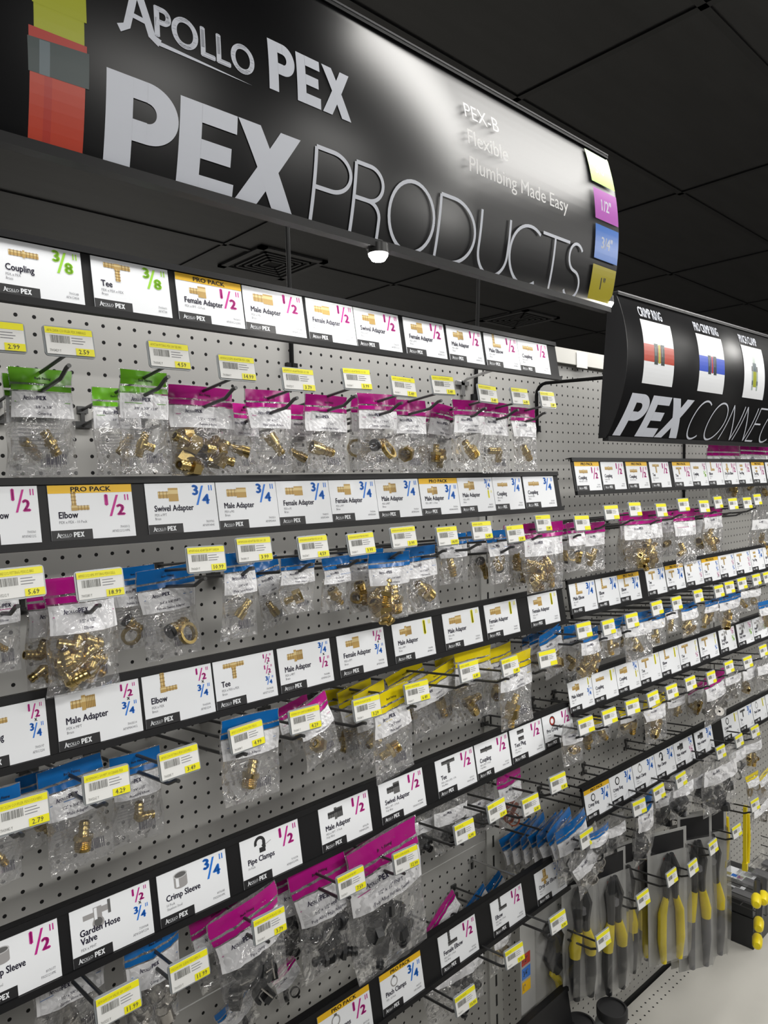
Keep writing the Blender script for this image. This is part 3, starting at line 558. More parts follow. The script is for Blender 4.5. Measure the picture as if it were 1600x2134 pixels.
STRIPS = [
 (N, -14, 42.2, 1.62, 'topmost strip under the big sign', [
  (-15, 166, 'coupling', 'Coupling', br('PEX x PEX'), '3/8', ('7003148', 'APXC3838'), 0), (187, 348, 'tee', 'Tee', br('PEX x PEX x PEX'), '3/8', ('7003601', 'APXT38'), 0),
  (363, 500, 'female', 'Female Adapter', ['PEX x FPT - 5 Pack'], '1/2', ('7003411', 'APXFA12125PK'), 1), (503, 628, 'sweat', 'Male Adapter', br('PEX x MS'), '1/2', ('7003544', 'APXMS1212'), 0),
  (635, 733, 'sweat', 'Female Adapter', br('PEX x FS'), '1/2', ('7003387', 'APXFS1212'), 0), (735, 828, 'female', 'Swivel Adapter', PB, '1/2', ('7003379', 'APXFF1212S'), 0),
  (838, 922, 'female', 'Female Adapter', PB, '1/2', ('7003338', 'APXFA1212'), 0), (928, 1000, 'male', 'Male Adapter', br('PEX x MPT'), '1/2', ('7003452', 'APXMA1212'), 0),
  (1006, 1075, 'elbow', 'Male Elbow', br('PEX x MPT'), '1/2', ('7003718', 'APXME12'), 0), (1076, 1138, 'coupling', 'Coupling', br('PEX x PEX'), '1/2', ('7003155', 'APXC1212'), 0)]),
 (N, -14, 42.2, -9.82, 'second strip under the big sign', [
  (-90, 76, 'elbow', 'Female Elbow', PB, '1/2', ('7003361', 'APXFAE1212'), 0), (97, 272, 'elbow', 'Elbow', ['PEX x PEX - 10 Pack'], '1/2', ('7003312', 'APXE121210PK'), 1),
  (300, 446, 'female', 'Swivel Adapter', PB, '3/4', ('7059702', 'APXFF3434S'), 0), (448, 572, 'sweat', 'Male Adapter', br('PEX x MS'), '3/4', ('7003551', 'APXMS3434'), 0),
  (573, 682, 'sweat', 'Female Adapter', br('PEX x FS'), '3/4', ('7003395', 'APXFS3434'), 0), (683, 779, 'female', 'Female Adapter', PB, '3/4', ('7003346', 'APXFA3434'), 0),
  (780, 869, 'male', 'Male Adapter', br('PEX x MPT'), '3/4', ('7003460', 'APXMA3434'), 0), (871, 950, 'male', 'Male Adapter', ['PEX x MPT - 5 Pack'], '3/4', ('7003536', 'APXMA34345PK'), 1),
  (951, 1023, 'male', 'Male Adapter', br('PEX x MPT'), '3/4x1', ('7003502', 'APXMA341'), 0), (1024, 1084, 'coupling', 'Coupling', br('PEX x PEX'), '3/4', ('7003163', 'APXC3434'), 0),
  (1088, 1151, 'coupling', 'Coupling', br('Poly B x PEX'), '3/4', ('7003734', 'APXPBC3434'), 0)]),
 (N, -14, 42.6, -20.0, 'third strip under the big sign', [
  (-70, 93, 'coupling', 'Coupling', br('PEX x PEX'), '1/2x3/4', ('7003197', 'APXC1234'), 0), (113, 287, 'male', 'Male Adapter', br('PEX x MPT'), '1/2x3/4', ('7003510', 'APXMA3412'), 0),
  (294, 438, 'elbow', 'Elbow', br('PEX x PEX'), '1/2x3/4', ('7003304', 'APXE1234'), 0), (442, 568, 'tee', 'Tee', br('PEX x PEX x PEX'), '1/2x1/2x3/4', ('7003643', 'APXT121234'), 0),
  (576, 685, 'male', 'Male Adapter', br('PEX x MPT'), '3/4x1/2', ('7003486', 'APXMA1234'), 0), (700, 797, 'female', 'Female Adapter', PB, '1/2x3/4', ('7059728', 'APXFA1234'), 0),
  (815, 898, 'male', 'Male Adapter', br('PEX x MPT'), '1', ('7003478', 'APXMA11'), 0), (920, 996, 'sweat', 'Male Adapter', br('PEX x MS'), '1', ('7003569', 'APXMS11'), 0),
  (1007, 1074, 'sweat', 'Female Adapter', br('PEX x FS'), '1', ('7003403', 'APXFS11'), 0), (1098, 1158, 'female', 'Female Adapter', PB, '1', ('7003353', 'APXFA11'), 0)]),
 (N, -14, 43.2, -30.85, 'fourth strip under the big sign', [
  (-60, 118, 'sleeve', 'Crimp Sleeve', ['10 Pack', 'Stainless Steel'], '1/2', ('8976177', 'PXSS1210PK'), 0), (143, 310, 'valve', ['Garden Hose', 'Valve'], ['PEX x MHT'], '1/2x3/4', ('7150968', 'APXGHV1234'), 0),
  (325, 468, 'sleeve', 'Crimp Sleeve', ['10 Pack', 'Stainless Steel'], '3/4', ('8976185', 'PXSS3410PK'), 0), (498, 619, 'clamp', 'Pipe Clamps', ['10 Pack'], '1/2', ('7193378', 'APXJH1210PK'), 0),
  (662, 765, 'male', 'Male Adapter', PY('PEX x MPT - 5 Pack'), '1/2', ('8976278', 'PXPAM125PK'), 2), (787, 878, 'female', 'Swivel Adapter', PY('PEX x FPT - 5 Pack'), '1/2', ('8976409', 'PXPAF12125SPK'), 2),
  (905, 984, 'tee', 'Tee', PY('PEX x PEX x PEX - 5 Pk'), '1/2', ('8976391', 'PXPAT125PK'), 2), (987, 1056, 'coupling', 'Coupling', PY('PEX x PEX - 5 Pack'), '1/2', ('8976201', 'PXPAC125PK'), 2),
  (1060, 1126, 'plug', 'Test Plug', PY('PEX - 5 Pack'), '1/2', ('8976425', 'PXPAP125PK'), 2), (1128, 1188, 'redring', 'Pro Crimp Ring', ['10 Pack', 'Copper'], '1/2', ('8976101', 'PXCR1210'), 0)]),
 (N, -14, 42.2, -44.15, 'fifth strip under the big sign', [
  (660, 767, 'pinch', 'Pinch Clamps', ['PEX - 25 Pack'], '1/2', ('8907169', 'PXPC1225PK'), 1), (789, 874, 'pinch', 'Pinch Clamps', ['PEX - 25 Pack'], '3/4', ('8907177', 'PXPC3425PK'), 1),
  (911, 988, 'elbow', 'Female Elbow', PY('PEX x FPT - 5 Pack'), '1/2', ('8976292', 'PXPAFE125PK'), 2), (1020, 1085, 'elbow', 'Elbow', PY('PEX x PEX - 5 Pack'), '1/2', ('8976250', 'PXPAE125PK'), 2),
  (1112, 1172, 'ear', 'Drop Ear Elbow', br('PEX x FPT'), '3/4', ('7003288', 'APXDEE3434'), 0)]),
 (N, -14, 42.4, -57.0, 'lowest strip under the big sign', []),
 (F, 44.8, 138, -8.52, 'top strip under the connection sign', [
  (1195, 1246, 'coupling', 'Coupling', ['PEX x PEX - 10 Pack'], '1/2', ('7003189', 'APXC10PK'), 1), (1250, 1297, 'coupling', 'Coupling', br('Poly B x PEX'), '1/2', ('7003726', 'APXPBC12'), 0),
  (1302, 1346, 'coupling', 'Coupling', ['PEX x PB - 5 Pack'], '1/2', ('7003742', 'APXPB125PK'), 1), (1351, 1391, 'tee', 'Tee', br('PEX x PEX x PEX'), '1/2', ('7003619', 'APXT12'), 0),
  (1399, 1436, 'tee', 'Tee', ['PEX x PEX x PEX'], '1/2', ('7003676', 'APXT10PK'), 1), (1437, 1469, 'coupling', 'Coupling', br('PEX x PEX'), '1/2x3/8', ('7003171', 'APXC1238'), 0),
  (1470, 1502, 'elbow', 'Elbow', br('PEX x PEX'), '1/2', ('7003270', 'APXE12'), 0), (1503, 1532, 'ear', 'Drop Ear Elbow', PB, '1/2', ('7003262', 'APXDE12'), 0),
  (1533, 1561, 'plug', 'Test Plug', br('PEX'), '1/2', ('7003585', 'APXTP12'), 0), (1564, 1590, 'plug', 'Test Plug', ['PEX - 10 Pack'], '1/2', ('7003593', 'APXTP10'), 1), (1593, 1620, 'tee', 'Tee', br('PEX'), '1/2', ('7003', 'APXT'), 0)]),
 (F, 43.75, 138, -19.66, 'second strip under the connection sign', [
  (1184, 1237, 'elbow', 'Male Elbow', br('PEX x MPT'), '3/4', ('7003726', 'APXME34'), 0), (1239, 1284, 'elbow', 'Elbow', br('PEX x PEX'), '3/4', ('7003296', 'APXE34'), 0),
  (1285, 1329, 'elbow', 'Elbow', ['PEX x PEX - 5 Pack'], '3/4', ('7003320', 'APXE345PK'), 1), (1343, 1382, 'tee', 'Tee', br('PEX x PEX x PEX'), '3/4', ('7003627', 'APXT34'), 0),
  (1384, 1421, 'tee', 'Tee', ['PEX x PEX - 5 Pack'], '3/4', ('7003684', 'APXT345PK'), 1), (1424, 1459, 'tee', 'Tee', br('PEX x PEX x PEX'), '3/4x3/4x1/2', ('7003650', 'APXT343412'), 0),
  (1460, 1494, 'tee', 'Tee', ['PEX x PEX - 5 Pk'], '3/4x3/4x1/2', ('7003692', 'APXT3412'), 1), (1495, 1527, 'tee', 'Tee', br('PEX x PEX x PEX'), '3/4x1/2x3/4', ('7003668', 'APXT34'), 0),
  (1528, 1560, 'tee', 'Tee', br('PEX x PEX x PEX'), '3/4x1/2x1/2', ('7003635', 'APXT12'), 0), (1561, 1587, 'plug', 'Test Plug', br('PEX'), '3/4', ('7003577', 'APXTP34'), 0), (1588, 1614, 'ear', 'Ball Valve', br('PEX'), '3/4', ('7003', 'APXV'), 0)]),
 (F, 43.6, 138, -28.6, 'third strip under the connection sign', [
  (1181, 1230, 'male', 'Male Adapter', br('PEX x MPT'), '1x3/4', ('7003494', 'APXMA134'), 0), (1231, 1280, 'coupling', 'Coupling', br('PEX x PEX'), '1', ('7003205', 'APXC11'), 0),
  (1281, 1327, 'sweat', 'Coupling', br('PEX x PEX'), '3/4x1', ('7003213', 'APXC341'), 0), (1328, 1371, 'tee', 'Tee', br('PEX x PEX x PEX'), '1', ('7003700', 'APXT1'), 0),
  (1372, 1411, 'elbow', 'Elbow', br('PEX x PEX'), '1', ('7003247', 'APXE11'), 0), (1412, 1451, 'tee', 'Tee', br('PEX x PEX x PEX'), '1x1x1/2', ('7003767', 'APXT1112'), 0),
  (1454, 1491, 'tee', 'Tee', br('PEX x PEX x PEX'), '1x1x3/4', ('7003775', 'APXT1134'), 0), (1496, 1528, 'valve', ['Straight', 'Stop Valve'], ['PEX'], '1/2x3/8', ('7150', 'APXV12'), 0),
  (1533, 1564, 'valve', ['Angle', 'Stop Valve'], ['PEX'], '1/2x3/8', ('7150', 'APXAV12'), 0), (1565, 1593, 'valve', ['Angle', 'Stop'], ['PEX'], '1/2x3/8', ('7150', 'APXAV'), 0), (1594, 1620, 'valve', ['Straight', 'Stop'], ['PEX'], '1/2', ('7150', 'APXS'), 0)]),
 (F, 45.5, 138, -39.3, 'fourth strip under the connection sign', [
  (1215, 1267, 'ring', 'Crimp Ring', ['25 Pack'], '3/4', ('8976127', 'PXCR3425'), 1), (1268, 1315, 'ring', 'Crimp Ring', ['10 Pack', 'Copper'], '3/4', ('8976119', 'PXCR3410'), 0),
  (1316, 1361, 'pinch', 'Pinch Clamp', ['10 Pack', 'Stainless Steel'], '3/4', ('8907151', 'PXPC3410'), 0), (1362, 1401, 'clamp', 'Pipe Clamps', ['10 Pack'], '3/4', ('7193386', 'APXJH34'), 0),
  (1402, 1441, 'male', 'Male Adapter', PY('PEX x MPT'), '3/4x1/2', ('8976284', 'PXPAM3412'), 2), (1445, 1481, 'male', 'Male Adapter', PY('PEX x MPT'), '3/4', ('8976286', 'PXPAM34'), 2),
  (1502, 1535, 'ring', 'Crimp Ring', ['10 Pack'], '1', ('8976135', 'PXCR1'), 0), (1536, 1564, 'tee', 'Tee', PY('PEX'), '3/4', ('8976', 'PXPAT34'), 2),
  (1565, 1592, 'pinch', 'Pinch Clamp', ['10 Pack'], '1', ('8907', 'PXPC1'), 0), (1593, 1620, 'pinch', 'Pinch Clamp', ['10 Pack'], '1', ('8907', 'PXPC'), 0)]),
]
for bay, s0, s1, zt, nm, cards in STRIPS:
    strip(bay, s0, s1, zt, 'black label strip, ' + nm)
    for i, (u0, u1, pic, ttl, sub, sz, code, pro) in enumerate(cards):
        t_ = ttl if isinstance(ttl, str) else ' '.join(ttl)
        lb = 'white %s inch %s card%s, %s along %s' % (sz, t_, ' with yellow band' if pro == 1 else '', ORD[i], nm)
        lb = lb.replace('strip under the connection sign', 'connection-sign strip').replace('strip under the big sign', 'big-sign strip')
        card(bay, zt, u0, u1, pic, ttl, sub, sz, code, pro == 1, lb, .2, pro == 2, u1 - u0 > 60)
a, z = N.at(961, 798, 0)
o = empty('strip_bracket', pose(N, a, .002, z), 'bright wire bracket holding the far end of the top strip', 'bracket')
m = MB(); m.box((-.022, -.004, -.006), (.022, .0015, .004), 'hook_bright'); m.box((-.006, -.004, -.03), (.006, .0015, .004), 'hook_bright'); m.build('mounting_plate', o)
m = MB(); m.tube([(0, -.004, .002), (0, -.02, .008), (0, -.185, .030)], .0035, 'hook_bright', 8); m.build('arm', o, True)

# ------------------------------------------------------------------ peg hooks with price tags
LW, LH = 2.05, 1.22
def tag_mesh(top, price, sku, detail):
    m = MB(); w, h = LW * H, LH * H; q = lambda e: (lambda x, z: Vector(((x - LW / 2) * H, -e, (z - LH / 2) * H)))
    m.box((-w / 2, -.0012, -h / 2), (w / 2, -.0002, h / 2), 'tag_white')
    m.flat(rect(0, LH * .76, LW, LH), 'tag_yellow', q(.0015)); m.flat(rect(LW * .60, 0, LW, LH * .27), 'tag_yellow', q(.0015))
    if detail:
        m.flat(line(top, .08, LH * .82, .12, .62, 0, maxw=LW * .9, res=1), 'tag_olive', q(.0018))
        m.flat(line(price, LW * .66, LH * .06, .20, .95, .008, maxw=.64, res=1), 'tag_print', q(.0018))
        m.flat(line(sku, .12, LH * .08, .12, .62, 0, maxw=.6, res=1), 'tag_print', q(.0016))
    x = .2; r = random.Random(len(top) + len(price) * 7 + int(abs(hash_(top)) % 97))
    while x < LW * .50:
        b_ = r.choice((.015, .025, .04)); m.flat(rect(x, LH * .42, x + b_, LH * .70), 'tag_print', q(.0016)); x += b_ + r.choice((.018, .03))
    for k in range(3): m.flat(rect(LW * .54, LH * (.63 - k * .10), LW * (.78 + .05 * (k % 2)), LH * (.655 - k * .10)), 'print_grey', q(.0015))
    return m
def hash_(s): return sum(ord(c) * (i + 3) for i, c in enumerate(s))
HOOKS = {}
def hook(key, bay, u, v, price, top, label, detail=True, dl=.29):
    a, z = bay.at(u, v, dl)                                       # z: centre of the tag
    root = empty('peg_hook', pose(bay, a, .0, z), label, 'peg hook', 'peg hooks with price tags')
    hh = LH / 2 * H; zu0 = -hh - .024; zu1 = -hh + .004; zl0 = zu0 - .024; zl1 = zu1 - .026
    m = MB(); m.box((-.013, -.005, zl0 - .004), (.013, -.0006, zl0 + .006), 'hook_wire'); m.box((-.008, -.005, zu0 - .006), (.008, -.0006, zu0 + .005), 'hook_wire'); m.box((-.003, -.004, zl0), (.003, -.001, zu0), 'hook_wire'); m.build('back_plate', root)
    m = MB(); m.tube([(0, -.004, zl0), (0, -dl + .04, zl1), (0, -dl + .032, zl1 + .001), (0, -dl + .022, zl1 + .006), (0, -dl + .012, zl1 + .011), (0, -dl + .004, zl1 + .012)], .0026, 'hook_wire', 7); m.build('lower_wire', root, True)
    m = MB(); m.tube([(0, -.004, zu0), (0, -dl + .006, zu1), (0, -dl + .003, zu1 + .004)], .0024, 'hook_wire', 7); m.build('upper_wire', root, True)
    rz = rnd.uniform(-3, 3); ry = rnd.uniform(-1.5, 1.5)
    X = Matrix.Translation((0, -dl, 0)) @ Euler((R_(-11), R_(ry), R_(rz)), 'XYZ').to_matrix().to_4x4()
    m = MB(); w, h = (LW + .16) * H, (LH + .16) * H; c = .004; pl = []
    for cx, cz, a0 in ((w / 2 - c, h / 2 - c, 0), (-w / 2 + c, h / 2 - c, 90), (-w / 2 + c, -h / 2 + c, 180), (w / 2 - c, -h / 2 + c, 270)):
        pl += [(cx + c * math.cos(R_(a0 + t)), cz + c * math.sin(R_(a0 + t))) for t in (0, 30, 60, 90)]
    m.prism(pl, .0004, .0020, 'tag_plastic'); hp = m.build('tag_holder', root, False, X)
    tag_mesh(top, price, '70%05d Y' % (3000 + hash_(top) % 900), detail).build('price_sticker', hp)
    HOOKS[key] = (bay, a, z * H)
    return root
def row(name, bay, rowname, items, detail=True, dl=.29):
    for i, it in enumerate(items):
        u, v = it[:2]; price = it[2] if len(it) > 2 else ''; top = it[3] if len(it) > 3 else 'FITTING PEX BRASS'
        lb = 'peg hook with yellow price tag%s, %s in %s' % (' of ' + price if price else '', ORD[i], rowname)
        hook((name, i), bay, u, v, price or '5.99', top, lb, detail, dl)
row('A', N, 'row below the topmost strip', [(-5, 700, '2.99', 'APXC COUPLER'), (145, 713, '2.59', 'APXC3838 COUPLER PEX 3/8BRASS'), (353, 741, '4.59', 'APXT38 FITTING PEX 3/8 TEE BRS'), (494, 767, '14.99', 'APXFA12125PK ADAPTER PEX 1/2IN'),
    (622, 791, '3.79', 'APXMS1212 ADAPTER PEX 1/2 1.5B'), (744, 790, '3.99', 'APXFS1212 ADAPTER PEX 1/2 1.2B'), (841, 806, '5.49', 'APXFF1212 ADAPTER PEX 1/2 BRS'), (923, 803, '3.49', 'APXFA1212 ADAPTER PEX BRASS'), (1016, 821, '3.49', 'APXMA1212 ADAPTER PEX'), (1083, 826, '6.49', 'APXME12 ELBOW'), (1141, 833, '1.89', 'APXC1212 COUPLER')])
row('B', N, 'row below the second strip', [(38, 1215, '5.69', 'APXFAE1212 FITTING PEX1/2 BRS'), (209, 1217, '18.99', 'APXE121210PK FITTING PEX1/2ELL'), (430, 1165, '10.99', 'APXFF3434S ADAPTER FPT 3/4X3/4'), (530, 1145, '3.99', 'APXMS3434 ADAPTER PEX 3/4 1.2B'),
    (653, 1140, '4.59', 'APXFS3434 ADAPTER PEX 3/4 1.2B'), (753, 1133, '3.99', 'APXFA3434 ADAPTER PEX MALE'), (841, 1119, '3.99', 'APXMA3434 ADAPTER PEX 3/4 MALE'), (932, 1117, '14.99', 'APXMA34345PK ADAPTER'), (1004, 1105, '6.49', 'APXMA341 ADAPTER'), (1074, 1112, '3.99', 'APXC3434'), (1132, 1090, '7.49', 'APXPBC3434')])
row('C', N, 'row below the third strip', [(47, 1695, '2.79', 'APXC1234 COUPLER PEX1/2X3/4BRS'), (223, 1634, '4.29', 'APXMA3412 3/4 MPT X1/2BARB PEX'), (374, 1588, '3.49', 'APXE1234 FITTING PEX1/2X3/4ELL'), (515, 1535, '4.99', 'APXT121234 FITTING PEX TEE1/2'),
    (636, 1499, '4.29', 'APXMA1234 1/2MPTX3/4BARB PEX'), (765, 1475, '3.29', 'APXFA1234 ADAPTER PEX'), (869, 1442, '6.49', 'APXMA11 ADAPTER PEX'), (978, 1398, '6.49', 'APXMS11 ADAPTER'), (1063, 1388, '7.49', 'APXFS11 ADAPTER')])
row('D', N, 'row below the fourth strip', [(247, 2090, '11.99', 'APXGHV1234 VALVE GH 1/2X3/4'), (395, 2022, '11.99', 'PXSS3410PK SLEEVE PEX 3/4IN SS'), (562, 1928, '3.79', 'APXJH1210PK J-HOOK BLACK 1/2IN'), (732, 1839, '7.59', 'PXPAM125PK ADAPTER MPT'), (846, 1791, '12.99', 'PXPAF12125SPK ADAPTER'),
    (968, 1732, '6.99', 'PXPAT125PK TEE'), (1035, 1688, '5.99', 'PXPAC125PK'), (1106, 1677, '6.49', 'PXPAP125PK'), (1163, 1631, '5.49', 'PXCR1210')])
row('E', N, 'row below the fifth strip', [(970, 2085, '10.99', 'PXPAFE125PK ELBOW'), (1072, 1991, '5.99', 'PXPAE125PK'), (1163, 1921, '8.99', 'APXDEE3434')])
row('P', F, 'row below connection sign\'s top strip', [(1213, 1090), (1274, 1068), (1323, 1061), (1378, 1063), (1424, 1052), (1467, 1055), (1496, 1047), (1527, 1050), (1557, 1048), (1578, 1041)], False)
row('Q', F, 'row below connection sign\'s second strip', [(1141, 1372), (1217, 1313), (1268, 1307), (1317, 1293), (1369, 1267), (1410, 1257), (1455, 1242), (1498, 1232), (1520, 1224), (1546, 1216), (1576, 1208), (1598, 1203)], False)
row('R', F, 'row below connection sign\'s third strip', [(1221, 1512), (1270, 1493), (1318, 1473), (1361, 1456), (1400, 1441), (1439, 1424), (1482, 1412), (1519, 1390), (1558, 1380), (1590, 1356)], False)
row('S', F, 'row below connection sign\'s fourth strip', [(1223, 1747), (1332, 1682), (1373, 1651), (1419, 1625), (1502, 1567), (1540, 1543), (1573, 1524), (1573, 1677)], False)
row('T', F, 'row carrying the yellow-handled tools', [(1257, 1958), (1340, 1874), (1400, 1828), (1444, 1808), (1486, 1765), (1535, 1732)], False)
o = empty('peg_hook', pose(N, *[(lambda q: (q[0], 0, q[1]))(N.at(982, 1791, 0))][0]), 'bare steel peg hook without tag on the empty board near the slotted upright', 'peg hook', 'peg hooks with price tags')
m = MB(); m.box((-.012, -.005, -.004), (.012, -.0006, .004), 'hook_bright'); m.box((-.003, -.004, -.022), (.003, -.0006, .008), 'hook_wire'); m.build('back_plate', o)
m = MB(); m.tube([(0, -.004, .002), (0, -.16, .010), (0, -.185, .016)], .0026, 'hook_bright', 7); m.build('lower_wire', o, True)

# ------------------------------------------------------------------ fittings
FIT = {}
def barb(x0, x1, r, n=3, inner=True):                             # profile of a ribbed tail from its open end x0 to x1
    p = [(x0 + (x1 - x0) * .5, r * .62), (x0, r * .66), (x0, r * .86)] if inner else []
    for k in range(n):
        a = x0 + (x1 - x0) * (k + .1) / n; b_ = x0 + (x1 - x0) * (k + .6) / n; c = x0 + (x1 - x0) * (k + .62) / n
        p += [(a, r * .88), (b_, r * 1.06), (c, r * .86)]
    return p + [(x1, r * .9)]
def fitting(kind, mt):
    key = (kind, mt)
    if key in FIT: return FIT[key]
    m = MB(); RY = lambda a: Matrix.Rotation(R_(a), 4, 'Y'); K = H; sc = lambda p: [(x * K, r * K) for x, r in p]
    if kind == 'coupling': m.lathe(sc(barb(-.68, -.07, .26) + [(-.07, .33), (.07, .33)] + barb(.68, .07, .26)[::-1]), mt)
    elif kind == 'tee':
        m.lathe(sc(barb(-.72, -.25, .25) + [(-.25, .29), (.25, .29)] + barb(.72, .25, .25)[::-1]), mt); m.lathe(sc(barb(.72, .2, .25)[::-1][0:]), mt, 14, RY(-90)); m.lathe(sc([(0, .27), (.26, .29), (.26, .2)]), mt, 14, RY(-90))
    elif kind == 'elbow':
        for a in (0, 90): m.lathe(sc([(-.12, .0), (-.2, .18), (-.05, .3), (.2, .28)] + barb(.82, .2, .25)[::-1]), mt, 14, RY(a))
    elif kind == 'male': m.lathe(sc(barb(-.75, -.1, .26)), mt); m.lathe(sc([(-.1, .2), (-.1, .46), (.12, .46), (.12, .3)]), mt, 6); m.lathe(sc([(.12, .36)] + sum([[(.16 + k * .09, .41), (.205 + k * .09, .36)] for k in range(5)], []) + [(.64, .36), (.64, .28), (.3, .26)]), mt)
    elif kind == 'female': m.lathe(sc(barb(-.75, -.05, .26)), mt); m.lathe(sc([(-.05, .2), (-.05, .50), (.55, .50), (.55, .38), (.2, .36)]), mt, 6)
    elif kind == 'sweat': m.lathe(sc(barb(-.7, -.02, .28) + [(-.02, .30), (.1, .30), (.12, .37), (.7, .37), (.7, .31), (.3, .30)]), mt, 16)
    elif kind == 'swivel':
        m.lathe(sc(barb(-.6, .1, .26) + [(.1, .3), (.2, .34), (.35, .34), (.35, .2)]), mt); m.lathe(sc([(.36, .22), (.36, .36), (.55, .36), (.55, .1)]), 'rubber')
        X = Matrix.Translation((-.25 * K, -.004, .55 * K)) @ Matrix.Rotation(R_(80), 4, 'Z'); m.lathe(sc([(-.12, .40), (-.12, .55), (.12, .55), (.12, .40), (-.12, .40)]), mt, 18, X)
    elif kind == 'ring': m.lathe(sc([(-.12, .40), (-.12, .47), (.12, .47), (.12, .40), (-.12, .40)]), mt, 18, Matrix.Rotation(R_(70), 4, 'Z'))
    elif kind == 'sleeve': m.lathe(sc([(-.3, .36), (-.3, .42), (.3, .42), (.34, .48), (.34, .44), (.3, .37), (-.3, .36)]), mt, 18)
    elif kind == 'clamp':
        pl = [(.3 * math.cos(R_(a)), .3 * math.sin(R_(a))) for a in range(-40, 211, 25)]; ou = [(.46 * math.cos(R_(a)), .46 * math.sin(R_(a))) for a in range(210, -41, -25)]
        for (p0, p1), (q0, q1) in zip(zip(pl, pl[1:]), zip(ou[::-1], ou[::-1][1:])): m.prism([(x * K, z * K) for x, z in (p0, p1, q1, q0)], -.006, .006, mt)
        m.box((-.2 * K, -.006, -.62 * K), (.4 * K, .006, -.22 * K), mt); m.tube([(.2 * K, -.007, -.5 * K), (.2 * K, -.007, .5 * K)], .0012, 'steel', 6)
    elif kind == 'valve':
        m.lathe(sc(barb(-.9, -.2, .26) + [(-.2, .36), (.3, .36), (.3, .28), (.6, .28), (.6, .42), (.9, .42), (.9, .1)]), mt); m.lathe(sc([(0, .3), (.5, .3), (.5, .45), (.6, .45), (.6, .0)]), mt, 14, RY(90))
    FIT[key] = m.mesh('fitting', True); return FIT[key]

